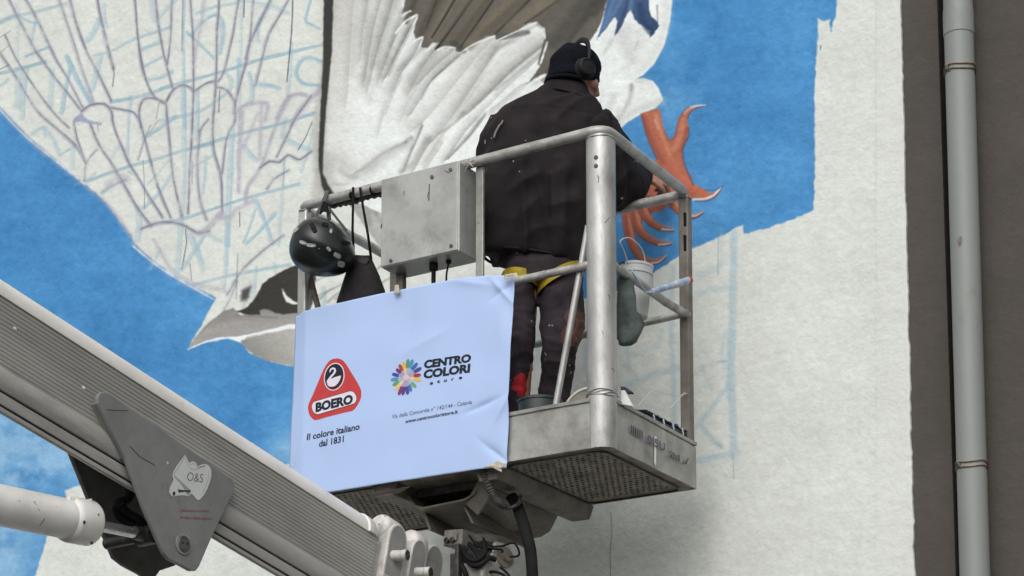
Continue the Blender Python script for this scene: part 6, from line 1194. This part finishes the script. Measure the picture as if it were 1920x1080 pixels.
# --- yellow harness straps under the hem
HARN = mat('yellow_webbing', (.40, .29, .012), .7, 0., .15, 30., .2, 120.)
def strap(cpx, cpy, w_, d_, slope, nm='harness_strap', y0=YT, hh=.022):
    c = wy(cpx, cpy, y0); pts = [c + HR_ * math.cos(a) * w_ + HF_ * math.sin(a) * d_ + HU_ * slope * math.cos(a) for a in [2 * math.pi * i / 48 for i in range(48)]]
    mb = MB(); n = len(pts)
    for k, (o, z) in enumerate(((0, -hh), (.004, -hh), (.004, hh), (0, hh))): mb.v += [c + (p - c) * (1 + o * 8) + HU_ * z for p in pts]
    for i in range(n):
        for k in range(4): mb.f.append((k * n + i, k * n + (i + 1) % n, ((k + 1) % 4) * n + (i + 1) % n, ((k + 1) % 4) * n + i))
    return obj(nm, mb, HARN, ps, smooth=40)
strap(1050, 528, .092, .122, .045); strap(976, 531, .074, .116, -.012)
# --- beanie, headphones
hb = MB()
rings = []
for k in range(15):
    t = k / 14; z = -.045 + .175 * t; s = math.sqrt(max(.02, 1 - max(0, (z - .03) / .105)**2)); 
    rings.append([hp_(math.cos(a) * .089 * s, math.sin(a) * .109 * s - .003, z + .035 * (math.sin(a) * .6 + .2) * (1 - t)) for a in [2 * math.pi * i / 40 for i in range(40)]])
inn = [[headc + (p - headc) * .93 for p in r] for r in rings[::-1]]
hb.loft(rings + inn, caps=True); hm_ = to_mesh(hb, 'beanie')
def knit(co, nr): return .003 * noise.noise(co * 30) + .0045 * noise.noise(Vector((co.x * 9, co.y * 9, co.z * 26)))
displace(hm_, knit); bn_ = obj('beanie', hm_, HAT, ps, smooth=180)
obj('nape_fold', MB().tube([hp_(math.cos(a) * .088, math.sin(a) * .106 - .005, -.055 + .012 * math.sin(a)) for a in [math.pi + i * math.pi / 16 for i in range(17)]], .009, 8), HAT, bn_, smooth=180)
PH = mat('black_headphone', (.006, .006, .007), .6, 0., .1, 30., spec=.3)
hd_ = obj('headphone_band', MB().tube(spline([hp_(.098, -.0, -.01), hp_(.102, -.002, .05), hp_(.082, -.008, .11), hp_(.04, -.012, .142), hp_(0, -.014, .150), hp_(-.04, -.012, .142), hp_(-.082, -.008, .11), hp_(-.102, -.002, .05), hp_(-.098, 0, -.01)], 5), .0125, 10, flat=.5, up=(hrt + hup)), PH, ps, smooth=60)
for s in (-1, 1):
    n_ = (hrt * s)
    obj('ear_cushion', MB().lathe([(.03, .0), (.043, .004), (.046, .014), (.042, .024), (.03, .026)], hp_(s * .08, -.002, -.012), n_, 24), mat('black_foam', (.01, .01, .011), .9), hd_, smooth=50)
    obj('ear_cup', MB().lathe([(.041, .024), (.041, .032), (.034, .043), (.031, .044), (.029, .041), (.02, .042), (.004, .044)], hp_(s * .08, -.002, -.012), n_, 28), PH, hd_, smooth=40)
# --- the brush he holds against the mural
bs = thing('paint_brush', 'small artist brush in the painter\'s hand touching the orange claw', 'paint brush', tuple(hdR))
t_in = (tips[0] + tips[1]) / 2 + fdR * -.008; tipw = Vector((t_in.x + .02, YW - .004, t_in.z + .02)); d_ = (tipw - t_in).normalized(); L_ = (tipw - t_in).length
obj('brush_handle', MB().lathe([(.003, -.12), (.005, -.04), (.0045, L_ - .045), (.0045, L_ - .04)], t_in, d_, 10), mat('wood_handle', (.25, .13, .05), .5), bs, smooth=60)
obj('ferrule', MB().lathe([(.005, L_ - .042), (.006, L_ - .022)], t_in, d_, 10), CHROME, bs)
obj('bristle_tip', MB().lathe([(.006, L_ - .022), (.007, L_ - .012), (.001, L_)], t_in, d_, 10), mat('orange_bristle', (.4, .12, .05), .7), bs, smooth=60)
